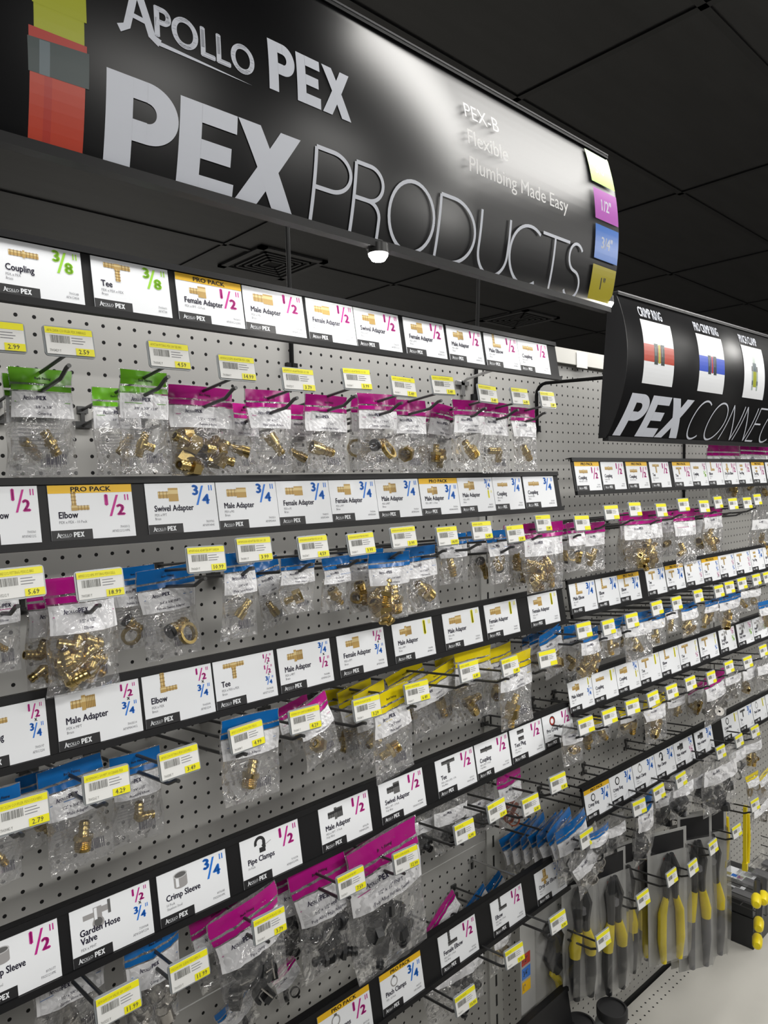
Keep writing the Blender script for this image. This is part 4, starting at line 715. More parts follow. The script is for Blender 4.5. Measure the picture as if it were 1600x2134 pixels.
# ------------------------------------------------------------------ bags
FNAME = dict(coupling='coupling', tee='tee', elbow='elbow', male='male_adapter', female='female_adapter', sweat='sweat_adapter', swivel='swivel_adapter', ring='crimp_ring', sleeve='crimp_sleeve', clamp='pipe_clamp', valve='hose_valve')
def bag(bay, hk, box, col, fit, n=1, txt=(), label='', d=None, roll=0, yaw=0, tilt=0, mt='brass', fs=1., group='zip bags of fittings'):
    u0, u1, v0, v1 = box; uc = (u0 + u1) / 2
    if d is None:
        _, a, z = HOOKS[hk]; d = min(.262, max(.05, bay.d_of(a, uc, bay.at(uc, v0, .2)[1])))
    a0, z0 = bay.at(u0, v0, d); a1, _ = bay.at(u1, v0, d); ac, zc = bay.at(uc, v0, d); _, z1 = bay.at(uc, v1, d)
    w = (a1 - a0) * H * .98; h = (zc - z1) * H; big = (u1 - u0) > 60
    root = empty('zip_bag', pose(bay, ac, d, zc, tilt, roll, yaw + rnd.uniform(-7, 7)), label, 'bagged fitting', group)
    r = random.Random(int(u0 * 13 + v0 * 7)); ph = [r.uniform(0, 6.28) for _ in range(6)]
    t0 = min(.019, .003 + .0065 * fs + .0016 * min(n, 6)); hv = .215
    def hw(v): return w / 2 * (1 + (.035 * math.sin(5 * v + ph[0]) + .03 * math.sin(11 * v + ph[1]) - .05 * max(0, v - .35) + .10 * max(0, v - .86)) * (1 if v > .1 else v * 10))
    def env(v): return .0012 + t0 * (.10 + .9 * math.sin(min(1, max(0, (v - .12) / .86)) ** 1.25 * math.pi) ** .8)
    def T(x, v):                                                   # half thickness of the pouch
        s = max(0, 1 - (x / (hw(v) + 1e-9)) ** 2)
        wob = (.0010 * math.sin(x * 210 + ph[2] + 9 * v) + .0010 * math.sin(23 * v + ph[3] + x * 90) + .0007 * math.sin(x * 420 - v * 37 + ph[4])) * min(1, v * 4 + .3) * (s ** .3)
        return env(v) * s ** .55 + wob * .9
    bow = lambda x, v: .004 * math.sin(x / w * 3 + ph[5]) * (1 - v) + .003 * math.sin(v * 4 + ph[0])
    nx, nz = (14, 20) if big else (8, 12)
    def sheet(name, mt_, sgn, e, v0_, v1_, fx=1.0, nzz=None, parent=root, keep=1.):
        m = MB(); k = nzz or nz; vs = []
        for j in range(k + 1):
            v = v0_ + (v1_ - v0_) * j / k
            for i in range(nx + 1):
                x = hw(v) * (2 * i / nx - 1) * fx
                vs.append((x, bow(x, v) - sgn * (T(x, v) * keep + e), -v * h))
        fs_ = [(j * (nx + 1) + i, (j + 1) * (nx + 1) + i, (j + 1) * (nx + 1) + i + 1, j * (nx + 1) + i + 1) for j in range(k) for i in range(nx)]
        m.add(vs, fs_, mt_); return m
    pz = sheet('', 'film', 1, 0, 0, 1); bk = sheet('', 'back_film', -1, 0, 0, 1)
    kk = len(pz.v); pz.mats.append('back_film'); pz.v += bk.v; pz.f += [tuple(i + kk for i in f[::-1]) for f in bk.f]; pz.m += [1] * len(bk.f)
    on = lambda e, keep=1.: (lambda x, z: Vector((x, bow(x, -z / h) - T(x, -z / h) * keep - e, z)))
    if big:                                                        # legend, warning triangle and bar code printed on the rear film
        ob = lambda x, z: Vector((x, bow(x, -z / h) + T(x, -z / h) * .7, z))
        for k in range(7): pz.flat(rect(-.36 * w, -h * (.53 + .035 * k) - .0006, w * r.uniform(.1, .36), -h * (.53 + .035 * k)), 'print_grey', ob)
        x = .05 * w
        while x < .36 * w: pz.flat(rect(x, -h * .90, x + w * .012, -h * .80), 'print_navy', ob); x += w * r.choice((.02, .03))
    pz.build('pouch', root, True)
    if col:
        hd = sheet('', 'header_' + col, 1, .0004, .004, hv * .66, .97, 4); h2 = sheet('', 'header_' + col, 1, .0004, hv * .76, hv, .97, 2)
        kk = len(hd.v); hd.v += h2.v; hd.f += [tuple(i + kk for i in f) for f in h2.f]; hd.m += [0] * len(h2.f)
        if big and u1 - u0 > 75: hd.flat(line('Barb Fitting', .02 * w, -hv * h * .5, hv * h * .11, .9, .02, 'c', res=1), 'print_black', on(.0009))
        hd.build('header_band', root, True)
    ins = sheet('', 'insert_white', 1, .0002, hv + .015, .47, .95, 5, keep=.96)
    if col: ins.flat(rect(-.42 * w, -h * .325, .42 * w, -h * .319), 'line_' + col, on(.0010))
    if u1 - u0 > 38:
        c = h * .034
        for s_ in logo(-.30 * w, -h * .300, c * .8): ins.flat(s_, 'print_navy', on(.0010))
        for s_ in pexbold(-.30 * w + c * .8 * 4.3, -h * .303, c * 1.15, .85): ins.flat(s_, 'print_navy', on(.0010))
        for i, t_ in enumerate(txt[:2]): ins.flat(line(t_, 0, -h * (.385 + .058 * i), h * .026, .9, .008, 'c', maxw=.72 * w, res=1), 'print_navy', on(.0010))
    ins.build('insert_card', root, True)
    me = fitting(fit, mt)
    for k in range(n):
        if n == 1: x, v = r.uniform(-.12, .12) * w, r.uniform(.66, .74)
        else: x, v = (r.uniform(-.26, .26)) * w, .58 + .32 * ((k + r.random()) / n)
        sc_ = fs * min(1.12, max(.6, w / .075)) * r.uniform(.95, 1.05)
        X = Matrix.Translation((x, bow(x, v) + (r.uniform(-.5, .5) * t0 if n > 1 else 0), -v * h)) @ Euler((r.uniform(-.5, .5), r.uniform(-3, 3), r.uniform(-.7, .7)), 'XYZ').to_matrix().to_4x4() @ Matrix.Scale(sc_, 4)
        link(FNAME[fit], me, root, X)
    return root
BW = 'clear zip bag, '
BAGS = [
 # key, front? box, colour, fitting, n, text, label, options
 ('A', 1, (3, 141, 782, 996), 'green', 'coupling', 1, ('3/8" x 3/8"', 'Coupling'), 'green-topped coupling bag tucked behind another, beneath the 2.59 price tag', dict(d=.17)),
 ('A', 1, (15, 153, 768, 990), 'green', 'coupling', 1, ('3/8" x 3/8"', 'Coupling'), 'green-topped bag with one ribbed brass coupling, front one at the 2.59 tag', {}),
 ('A', 2, (193, 292, 808, 990), 'green', 'coupling', 2, ('3/8" x 3/8"', 'Tee'), 'green-topped bag behind the tee bag, pegged low against the board', dict(d=.13)),
 ('A', 2, (246, 350, 773, 986), 'green', 'tee', 1, ('3/8" x 3/8" x 3/8"', 'Tee'), 'green-topped bag holding one brass tee below the 4.59 tag', {}),
 ('A', 3, (332, 455, 822, 990), 'magenta', 'female', 2, ('1/2" x 1/2" FNPT', 'Female Adapter'), 'magenta-topped bag half hidden behind the crinkled female adapter pack', dict(d=.15)),
 ('A', 3, (347, 491, 806, 992), 'magenta', 'female', 8, ('1/2" x 1/2" FNPT', 'Female Adapter'), 'crinkled magenta-topped pack full of brass female adapters under the 14.99 tag', {}),
 ('A', 4, (462, 545, 842, 985), 'pink', 'sweat', 1, ('1/2" x 1/2"', 'Male Sweat Adapter'), 'pink-topped sweat adapter bag set back between the 14.99 and 3.79 hooks', dict(d=.14)),
 ('A', 4, (514, 604, 812, 985), 'magenta', 'sweat', 1, ('1/2" x 1/2"', 'Male Sweat Adapter'), 'magenta-topped bag with one male sweat adapter under the 3.79 tag', {}),
 ('A', 5, (588, 652, 845, 985), 'pink', 'sweat', 1, ('1/2" x 1/2"', 'Female Sweat Adapter'), 'bright pink-topped bag set back on the hook tagged 3.99, top row', dict(d=.16)),
 ('A', 5, (632, 726, 824, 985), 'magenta', 'sweat', 1, ('1/2" x 1/2"', 'Female Sweat Adapter'), 'magenta-topped bag with female sweat adapter, front on the top row 3.99 hook', {}),
 ('A', 6, (722, 800, 830, 982), 'magenta', 'swivel', 1, ('1/2" x 1/2" FNPT', 'Female Swivel'), 'magenta-topped bag behind the swivel elbow bag in the top row', dict(d=.17)),
 ('A', 6, (744, 822, 821, 978), 'magenta', 'swivel', 1, ('1/2" x 1/2" FNPT', 'Female Swivel Elbow'), 'magenta-topped bag holding a swivel elbow below the 5.49 tag', {}),
 ('A', 7, (850, 906, 850, 985), 'magenta', 'female', 1, ('1/2" x 1/2"', 'Female'), 'narrow magenta-topped bag between the female adapter and male adapter bags', dict(d=.16)),
 ('A', 7, (816, 884, 833, 985), 'magenta', 'female', 1, ('1/2" x 1/2" FNPT', 'Female Adapter'), 'magenta-topped bag with one hex female adapter, seventh hook of top row', {}),
 ('A', 8, (896, 950, 845, 985), 'magenta', 'male', 2, ('1/2" x 1/2"', 'Male Adapter'), 'magenta-topped bag slanting behind the eighth hook\'s front bag, top row', dict(d=.19, roll=8)),
 ('A', 8, (944, 1004, 834, 980), 'magenta', 'male', 1, ('1/2" x 1/2" MNPT', 'Male Adapter'), 'magenta-topped bag with one male adapter, front of eighth hook, top row', {}),
 ('A', 9, (996, 1064, 838, 986), 'magenta', 'elbow', 1, ('1/2" x 1/2" MNPT', 'Male Elbow'), 'shiny magenta-topped bag with a brass elbow, ninth bag hook of top row', {}),
 ('A', 10, (1062, 1120, 850, 980), 'magenta', 'coupling', 1, ('1/2" x 1/2"', 'Coupling'), 'magenta-topped coupling bag ending the top row, flared at its foot', {}),
 ('B', 0, (-45, 40, 1205, 1405), 'magenta', 'elbow', 1, ('1/2" x 1/2"', 'Elbow'), 'bag cut by the picture edge beneath the 5.69 tag', {}),
 ('B', 1, (48, 170, 1215, 1440), 'magenta', 'elbow', 4, ('1/2" x 1/2"', 'Elbow'), 'magenta-topped elbow pack peeking out behind the full ten-pack', dict(d=.16)),
 ('B', 1, (86, 246, 1198, 1442), 'magenta', 'elbow', 11, ('1/2" x 1/2"', 'Elbow'), 'magenta-topped ten-pack heaped with brass elbows under the 18.99 tag', {}),
 ('B', 2, (228, 330, 1180, 1350), 'blue', 'swivel', 1, ('3/4" x 3/4" FNPT', 'Female Swivel Adapter'), 'blue-topped swivel bag standing behind, beside the elbow ten-pack', dict(d=.15)),
 ('B', 2, (284, 403, 1182, 1372), 'blue', 'swivel', 1, ('3/4" x 3/4" FNPT', 'Female Swivel Adapter'), 'blue-topped bag with brass swivel ring and adapter below the 10.99 tag', dict(roll=-4)),
 ('B', 3, (455, 534, 1150, 1332), 'blue', 'sweat', 1, ('3/4" x 3/4"', 'Male Sweat Adapter'), 'blue-topped bag with one male sweat adapter, fourth hook of second row', {}),
 ('B', 4, (520, 582, 1165, 1312), 'blue', 'sweat', 1, ('3/4"', 'Adapter'), 'crumpled blue-topped bag set back beside the male sweat adapter', dict(d=.14, roll=-10)),
 ('B', 4, (582, 656, 1160, 1278), 'blue', 'female', 1, ('3/4" x 3/4" FNPT', 'Female Adapter'), 'blue-topped bag with a hex female adapter below the 4.59 second-row tag', {}),
 ('B', 5, (664, 732, 1160, 1274), 'blue', 'male', 1, ('3/4" x 3/4" MNPT', 'Male Adapter'), 'blue-topped bag with a single male adapter, sixth hook of second row', {}),
 ('B', 6, (724, 796, 1145, 1275), 'blue', 'male', 4, ('3/4" x 3/4"', 'Male Adapter'), 'blue-topped bag of several adapters behind the five-pack, second row', dict(d=.19)),
 ('B', 6, (770, 848, 1150, 1292), 'blue', 'male', 6, ('3/4" x 3/4" MNPT', 'Male Adapter'), 'blue-topped five-pack crowded with brass male adapters, second row', dict(fs=1.2)),
 ('B', 7, (838, 916, 1138, 1274), 'blue', 'male', 1, ('3/4" x 1" MNPT', 'Male Adapter'), 'blue-topped bag with one large threaded adapter hanging point up, second row', dict(fs=1.1)),
 ('B', 8, (912, 970, 1112, 1216), 'blue', 'coupling', 1, ('3/4" x 3/4"', 'Coupling'), 'blue-topped bag with one brass coupling, second row', {}),
 ('B', 9, (972, 1028, 1105, 1205), 'blue', 'swivel', 1, ('Poly', ''), 'blue-topped polybutylene coupling bag set back, second row', dict(d=.15)),
 ('B', 9, (1012, 1062, 1105, 1216), 'blue', 'swivel', 1, ('3/4" x 3/4"', 'Polybutylene'), 'blue-topped polybutylene coupling bag with black ring, front, second row', {}),
 ('B', 10, (1048, 1112, 1092, 1222), 'magenta', 'coupling', 6, ('1/2" x 1/2"', 'Coupling'), 'magenta-topped coupling pack behind another at the second row\'s end', dict(d=.19)),
 ('B', 10, (1092, 1172, 1088, 1232), 'magenta', 'coupling', 11, ('1/2" x 1/2"', 'Coupling'), 'magenta-topped pack heaped with brass couplings ending the second row', {}),
 ('C', 0, (-50, 42, 1640, 1850), 'blue', 'coupling', 1, ('1/2" x 3/4"', 'Coupling'), 'blue-topped coupling bag cut by the picture edge beneath the 2.79 tag', {}),
 ('C', 1, (30, 160, 1605, 1760), 'blue', 'male', 1, ('1/2" x 3/4"', 'Male Adapter'), 'blue-topped bag behind the male adapter bag under the third strip', dict(d=.12)),
 ('C', 1, (76, 214, 1590, 1815), 'blue', 'male', 1, ('1/2" x 3/4" MNPT', 'Male Adapter'), 'blue-topped bag with one hex brass male adapter by the 4.29 tag', dict(roll=-5)),
 ('C', 2, (226, 336, 1566, 1756), 'blue', 'elbow', 1, ('3/4" x 1/2"', 'Reducing Elbow'), 'blue-topped bag with one brass reducing elbow by the 3.49 tag', {}),
 ('C', 3, (462, 580, 1488, 1668), 'blue', 'male', 1, ('3/4" x 1/2" MNPT', 'Male Adapter'), 'blue-topped bag with one shiny male adapter by the 4.99 tag', {}),
 ('C', 4, (566, 640, 1460, 1580), 'magenta', 'female', 1, ('1/2"', 'Female'), 'magenta-topped bag leaning behind another, third row', dict(d=.14, roll=-14)),
 ('C', 4, (605, 688, 1462, 1600), 'magenta', 'female', 1, ('1/2" x 3/4"', 'Female Adapter'), 'tilted magenta-topped bag with a female adapter, third row', dict(roll=-14)),
 ('C', 5, (676, 760, 1430, 1585), 'yellow', 'male', 1, ('1" x 1"', 'Male Adapter'), 'yellow-topped bag hanging back against the board, third row', dict(d=.07)),
 ('C', 5, (700, 780, 1428, 1590), 'yellow', 'male', 1, ('1" x 1"', 'Male Adapter'), 'yellow-topped bag in the middle of a yellow fan, third row', dict(d=.12, roll=-6)),
 ('C', 5, (728, 812, 1432, 1600), 'yellow', 'male', 1, ('1" x 1"', 'Male Adapter'), 'yellow-topped bag just behind the threaded adapter bag, third row', dict(d=.17, roll=-5)),
 ('C', 5, (766, 852, 1436, 1625), 'yellow', 'male', 1, ('1" x 1" MNPT', 'Male Adapter'), 'front yellow-topped bag with large threaded adapter by the 3.29 tag', dict(roll=-6)),
 ('C', 6, (800, 880, 1392, 1520), 'yellow', 'sweat', 1, ('1" SWEAT', 'Male Adapter'), 'yellow-topped bag set back with slanting header, third row', dict(d=.13, roll=-14)),
 ('C', 6, (848, 950, 1395, 1525), 'yellow', 'sweat', 1, ('1" SWEAT', 'Male Adapter'), 'wide yellow-topped sweat adapter bag beside the first 6.49 tag', dict(d=.17, roll=-10)),
 ('C', 7, (905, 970, 1362, 1495), 'yellow', 'sweat', 2, ('1"', 'Female'), 'yellow-topped bag behind the second 6.49 tag, third row', dict(d=.12, roll=-8)),
 ('C', 7, (945, 1020, 1350, 1502), 'yellow', 'sweat', 2, ('1"', 'Female Adapter'), 'crinkled yellow-topped bag of dull brass sweat adapters, third row', dict(d=.19)),
 ('C', 8, (1000, 1070, 1345, 1480), 'yellow', 'female', 1, ('1"', 'Female'), 'yellow-topped bag next to last in the third row', dict(d=.15)),
 ('C', 8, (1038, 1112, 1360, 1512), 'yellow', 'female', 2, ('1" x 1" FNPT', 'Female Adapter'), 'yellow-topped bag ending the third row by the 7.49 tag', {}),
 ('D', 0, (62, 222, 1985, 2190), 'blue', 'valve', 1, ('1/2" x 3/4" MHT', 'Garden Hose Valve'), 'bag of a garden hose valve at the picture\'s lower edge', dict(mt='steel', fs=1.2)),
 ('D', 1, (252, 378, 1940, 2150), 'blue', 'sleeve', 6, ('3/4"', 'Crimp Sleeves'), 'blue-topped bag of stainless steel crimp sleeves', dict(mt='steel')),
 ('D', 2, (385, 500, 1888, 2060), 'magenta', 'clamp', 4, ('1/2"', 'Pipe Clamp'), 'magenta-topped pipe clamp bag behind another, fourth row', dict(d=.16, roll=-10, mt='poly_black')),
 ('D', 2, (430, 582, 1880, 2110), 'magenta', 'clamp', 8, ('1/2"', 'Pipe Clamp'), 'magenta-topped bag of black pipe clamps with nails by the 3.79 tag', dict(roll=-8, mt='poly_black')),
 ('D', 3, (560, 660, 1800, 2000), 'magenta', 'male', 3, ('1/2" x', 'Poly Alloy'), 'magenta-topped bag behind the black male adapters, fourth row', dict(d=.12, mt='poly_black')),
 ('D', 3, (602, 714, 1795, 2040), 'magenta', 'male', 8, ('1/2" x 1/2" MNPT', 'Poly Alloy Male Adapter'), 'magenta-topped bag of black poly male adapters by the 7.59 tag', dict(roll=-8, mt='poly_black')),
 ('D', 4, (700, 800, 1750, 2010), 'magenta', 'female', 4, ('1/2"', 'Poly Alloy'), 'magenta-topped bag of black swivels behind the glossy one', dict(d=.15, roll=-8, mt='poly_black')),
 ('D', 4, (718, 868, 1738, 2025), 'magenta', 'female', 10, ('1/2" x 1/2" FNPT', 'Poly Alloy Female Swivel'), 'big glossy magenta-topped bag of black swivel adapters touching the strip below', dict(roll=-6, mt='poly_black')),
 ('D', 5, (830, 905, 1690, 1780), None, 'tee', 3, ('Poly Alloy', ''), 'clear bag of black tees tucked under the fourth strip', dict(d=.17, mt='poly_black')),
 ('D', 6, (903, 972, 1655, 1770), None, 'coupling', 3, ('1/2" x 1/2"', 'Poly Alloy'), 'clear crinkled bag of black couplings above the 6.99 tag', dict(d=.2, mt='poly_black')),
 ('D', 7, (968, 1030, 1640, 1740), None, 'coupling', 2, ('Test Plug', ''), 'clear bag of black test plugs beside the slotted post', dict(d=.12, mt='poly_black')),
 ('D', 8, (1034, 1088, 1608, 1722), 'magenta', 'ring', 4, ('1/2"', 'Pro Crimp'), 'magenta-topped bag of copper crimp rings above the blue fan', dict(mt='copper')),
 ('E', 0, (888, 1005, 1965, 2110), None, 'elbow', 6, ('', ''), 'clear bag of black elbows below the fifth strip', dict(d=.15, mt='poly_black')),
 ('E', 1, (1018, 1066, 1908, 2022), None, 'elbow', 1, ('', ''), 'clear bag with a brass drop ear elbow beside the cutter card', dict(d=.165)),
 ('E', 0, (880, 950, 1895, 1990), 'magenta', 'elbow', 2, ('', ''), 'magenta bag top showing just above the fifth strip', dict(d=.10, roll=-30, mt='poly_black')),
 ('E', 1, (955, 1010, 1872, 1960), 'blue', 'elbow', 2, ('', ''), 'blue bag top showing above the fifth strip, farther from the post', dict(d=.07, roll=-30)),
 ('E', 2, (990, 1045, 1845, 1950), 'blue', 'elbow', 2, ('', ''), 'blue bag top showing above the fifth strip beside the slotted post', dict(d=.05, roll=-30)),
 ('E', 0, (440, 520, 2080, 2180), 'blue', 'ring', 2, ('', ''), 'blue bag top in the shade behind the fifth strip\'s near cards', dict(d=.06, roll=-20, mt='poly_black')),
 ('E', 0, (555, 615, 2010, 2100), 'magenta', 'ring', 2, ('', ''), 'magenta bag top in the shade below the black adapter bags', dict(d=.08, roll=-20, mt='poly_black')),
 ('P', 0, (1160, 1200, 1092, 1185), 'magenta', 'swivel', 1, ('Poly', ''), 'magenta-topped polybutylene bag, rear one at the connection section\'s start', dict(d=.17)),
 ('P', 0, (1180, 1218, 1088, 1190), 'magenta', 'swivel', 1, ('1/2" x 1/2"', 'Polybutylene'), 'magenta-topped polybutylene coupling bag starting the connection section', {}),
 ('P', 1, (1216, 1262, 1088, 1190), 'magenta', 'tee', 1, ('1/2" x 1/2"', 'Tee'), 'magenta-topped bag with a single tee, connection section', {}),
 ('P', 2, (1285, 1340, 1068, 1180), 'magenta', 'tee', 6, ('1/2"', 'Tee'), 'magenta-topped tee pack set back, connection section', dict(d=.2)),
 ('P', 2, (1305, 1374, 1065, 1186), 'magenta', 'tee', 9, ('1/2" x 1/2"', 'Tee'), 'magenta-topped pack heaped with brass tees, connection section', dict(d=.25)),
 ('P', 3, (1366, 1412, 1062, 1160), 'magenta', 'coupling', 1, ('1/2"', ''), 'magenta-topped bag right after the tee pack, connection section', dict(d=.2)),
 ('P', 4, (1408, 1446, 1060, 1178), 'magenta', 'elbow', 1, ('1/2"', 'Elbow'), 'magenta-topped bag with one shiny elbow, connection section', {}),
 ('P', 5, (1440, 1475, 1058, 1165), 'magenta', 'female', 1, ('1/2"', ''), 'magenta-topped drop ear bag, rear one, connection section', dict(d=.18)),
 ('P', 5, (1462, 1508, 1055, 1150), 'magenta', 'coupling', 4, ('1/2"', 'Plug'), 'magenta-topped bag of test plugs, connection section', {}),
 ('P', 8, (1566, 1620, 1062, 1145), None, 'coupling', 2, ('', ''), 'wide clear bag hanging beyond the empty pegs, connection section', dict(d=.2)),
 ('P', 6, (1476, 1545, 925, 1040), 'magenta', 'coupling', 3, ('1/2"', 'Elbow'), 'large magenta-lined bag above the connection sign\'s top strip, nearer one', dict(d=.12)),
 ('P', 7, (1535, 1615, 922, 1040), 'magenta', 'coupling', 3, ('1/2"', 'Elbow'), 'large magenta-lined bag above the connection sign\'s top strip, farther one', dict(d=.14)),
]
for i, (u0, u1, v0, v1) in enumerate(((1080, 1130, 1318, 1395), (1100, 1150, 1315, 1400), (1120, 1172, 1312, 1410))):
    BAGS.append(('Q', 0, (u0, u1, v0, v1), 'blue', 'female', 1, ('3/4"', 'Elbow'), 'blue-topped elbow bag in the blue fan by the slotted post, %s from its back' % ORD[i], dict(d=.12 + .05 * i, roll=-10)))
BAGS += [
 ('Q', 1, (1172, 1215, 1300, 1420), 'blue', 'elbow', 1, ('3/4"', 'Elbow'), 'blue-topped elbow bag just before the elbow pack, connection section', dict(d=.2)),
 ('Q', 1, (1198, 1250, 1310, 1412), 'blue', 'elbow', 7, ('3/4"', 'Elbow'), 'blue-topped pack filled with brass elbows, connection section', {}),
 ('Q', 2, (1250, 1290, 1295, 1370), 'blue', 'tee', 1, ('3/4"', 'Tee'), 'blue-topped tee bag after the elbow pack, connection section', {}),
 ('Q', 3, (1272, 1312, 1285, 1365), 'blue', 'tee', 1, ('3/4"', 'Tee'), 'blue-topped tee bag set back beside the glossy one, connection section', dict(d=.2)),
 ('Q', 3, (1302, 1356, 1275, 1375), 'blue', 'tee', 1, ('3/4" x 3/4"', 'Tee'), 'glossy blue-topped bag with one large tee, connection section', {}),
 ('Q', 4, (1356, 1386, 1275, 1345), 'blue', 'tee', 1, ('', ''), 'slim tee bag under the fifth tag of the connection section\'s second row', {}),
 ('Q', 5, (1386, 1414, 1262, 1318), 'blue', 'coupling', 1, ('', ''), 'slim bag under the sixth tag of the connection section\'s second row', {}),
 ('Q', 6, (1418, 1456, 1255, 1325), 'blue', 'tee', 2, ('', ''), 'bag of brass tees under the seventh tag of the connection section\'s second row', {}),
 ('Q', 7, (1462, 1500, 1248, 1300), 'blue', 'tee', 2, ('', ''), 'bag of brass fittings lying forward over the strip, connection section', {}),
 ('Q', 8, (1496, 1545, 1236, 1302), 'blue', 'male', 2, ('3/4"', 'Plug'), 'blue-topped bag facing forward with two valves, connection section', dict(d=.27)),
 ('Q', 9, (1538, 1560, 1218, 1275), None, 'sweat', 1, ('', ''), 'small clear bag with a plug past the blue-topped valve bag', {}),
 ('Q', 10, (1556, 1580, 1215, 1272), None, 'sweat', 1, ('', ''), 'small clear bag with a plug, second past the blue-topped valve bag', {}),
 ('Q', 11, (1578, 1615, 1250, 1310), 'blue', 'sweat', 1, ('', ''), 'blue-topped bag at the picture edge, connection section', {}),
 ('R', 0, (1172, 1214, 1505, 1592), None, 'coupling', 1, ('', ''), 'clear bag with one smooth brass coupling below the third connection strip', dict(fs=1.2)),
 ('R', 0, (1202, 1246, 1498, 1562), 'yellow', 'male', 1, ('', ''), 'yellow-topped bag with male adapter set back, third connection row', dict(d=.17)),
 ('R', 1, (1235, 1275, 1490, 1545), 'yellow', 'coupling', 1, ('', ''), 'yellow-topped coupling bag, second of the third connection row', dict(d=.2)),
 ('R', 2, (1285, 1330, 1470, 1530), 'yellow', 'sweat', 2, ('', ''), 'yellow-topped bag of two couplings, third connection row', dict(d=.22)),
 ('R', 3, (1340, 1388, 1450, 1545), 'yellow', 'tee', 1, ('', ''), 'yellow-topped bag with one big brass tee, third connection row', dict(fs=1.4)),
 ('R', 4, (1385, 1425, 1440, 1500), None, 'tee', 1, ('', ''), 'empty-looking clear bag after the big brass tee, third connection row', dict(d=.2)),
 ('R', 5, (1428, 1470, 1425, 1490), 'magenta', 'tee', 2, ('', ''), 'magenta-topped bag set back before the valve bag, third connection row', dict(d=.18)),
 ('R', 6, (1462, 1516, 1402, 1505), 'magenta', 'valve', 3, ('1/2"', 'Stop Valve'), 'magenta-topped bag of grey stop valves, third connection row', dict(mt='steel')),
 ('R', 7, (1508, 1548, 1390, 1455), None, 'valve', 1, ('', ''), 'clear bag with one stop valve, third connection row', dict(mt='steel')),
 ('R', 8, (1540, 1575, 1372, 1455), None, 'valve', 1, ('', ''), 'long clear bag with a brass stop valve, third connection row', dict(d=.24)),
 ('R', 9, (1575, 1612, 1365, 1440), None, 'valve', 1, ('', ''), 'clear valve bag at the picture edge, third connection row', dict(mt='steel')),
 ('S', 1, (1262, 1300, 1700, 1775), None, 'ring', 4, ('', ''), 'clear bag of black rings beside the blue-striped crimp ring bag', dict(mt='poly_black')),
 ('S', 0, (1222, 1268, 1722, 1790), 'blue', 'ring', 4, ('3/4"', 'Crimp Rings'), 'blue-topped bag of crimp rings past the blue fan', dict(d=.285, mt='poly_black')),
 ('S', 2, (1318, 1362, 1655, 1795), 'blue', 'clamp', 7, ('3/4"', ''), 'blue-topped long bag of black pipe clamps, fourth connection row', dict(mt='poly_black')),
 ('S', 3, (1365, 1408, 1630, 1720), None, 'clamp', 6, ('', ''), 'clear bag of black clamps, fourth connection row', dict(d=.2, mt='poly_black')),
 ('S', 3, (1400, 1438, 1610, 1700), None, 'male', 4, ('', ''), 'clear bag of black adapters, fourth connection row', dict(d=.28, mt='poly_black')),
 ('S', 4, (1444, 1484, 1590, 1680), None, 'male', 5, ('3/4"', ''), 'pale-labelled bag of black adapters, nearer of two, fourth connection row', dict(mt='poly_black')),
 ('S', 4, (1470, 1530, 1565, 1690), None, 'female', 6, ('3/4" x 1/2"', ''), 'long white-labelled bag of black adapters, fourth connection row', dict(d=.28, mt='poly_black')),
 ('S', 5, (1520, 1552, 1545, 1625), None, 'ring', 3, ('', ''), 'clear bag of rings after the long white-labelled bag', dict(mt='poly_black')),
 ('S', 6, (1548, 1580, 1530, 1600), None, 'tee', 2, ('', ''), 'clear bag of tees, fourth connection row, near the picture edge', {}),
 ('S', 7, (1555, 1580, 1612, 1660), 'yellow', 'ring', 2, ('', ''), 'small yellow-topped bag by the long yellow tools, nearer one', dict(d=.2)),
 ('S', 7, (1578, 1604, 1608, 1660), 'yellow', 'ring', 2, ('', ''), 'small yellow-topped bag by the long yellow tools, farther one', dict(d=.2)),
 ('S', 7, (1560, 1610, 1660, 1715), None, 'sleeve', 4, ('', ''), 'clear pack of metal sleeves at the picture edge', dict(d=.22, mt='steel')),
]
for i in range(7):
    u = 1040 + i * 19; v = 1725 - i * 3
    BAGS.append(('S', 0, (u, u + 60, v, v + 130), 'blue', 'ring', 3, ('3/4"', 'Crimp Ring'), 'blue-topped crimp ring bag in the blue fan, %s from the slotted post' % ORD[i], dict(d=.06 + .031 * i, roll=-16, mt='poly_black', fs=.7)))
BAGS.append(('S', 0, (1178, 1250, 1755, 1855), None, 'ring', 9, ('1/2"', 'Clamp Rings'), 'clear bag of steel clamp rings overhanging the fifth strip\'s far end', dict(d=.27, roll=-24, mt='steel')))
for key, i, box, col, fit, n, txt, lab, opt in BAGS:
    bag(F if key in 'PQRST' else N, (key, i), box, col, fit, n, txt, lab, **opt)

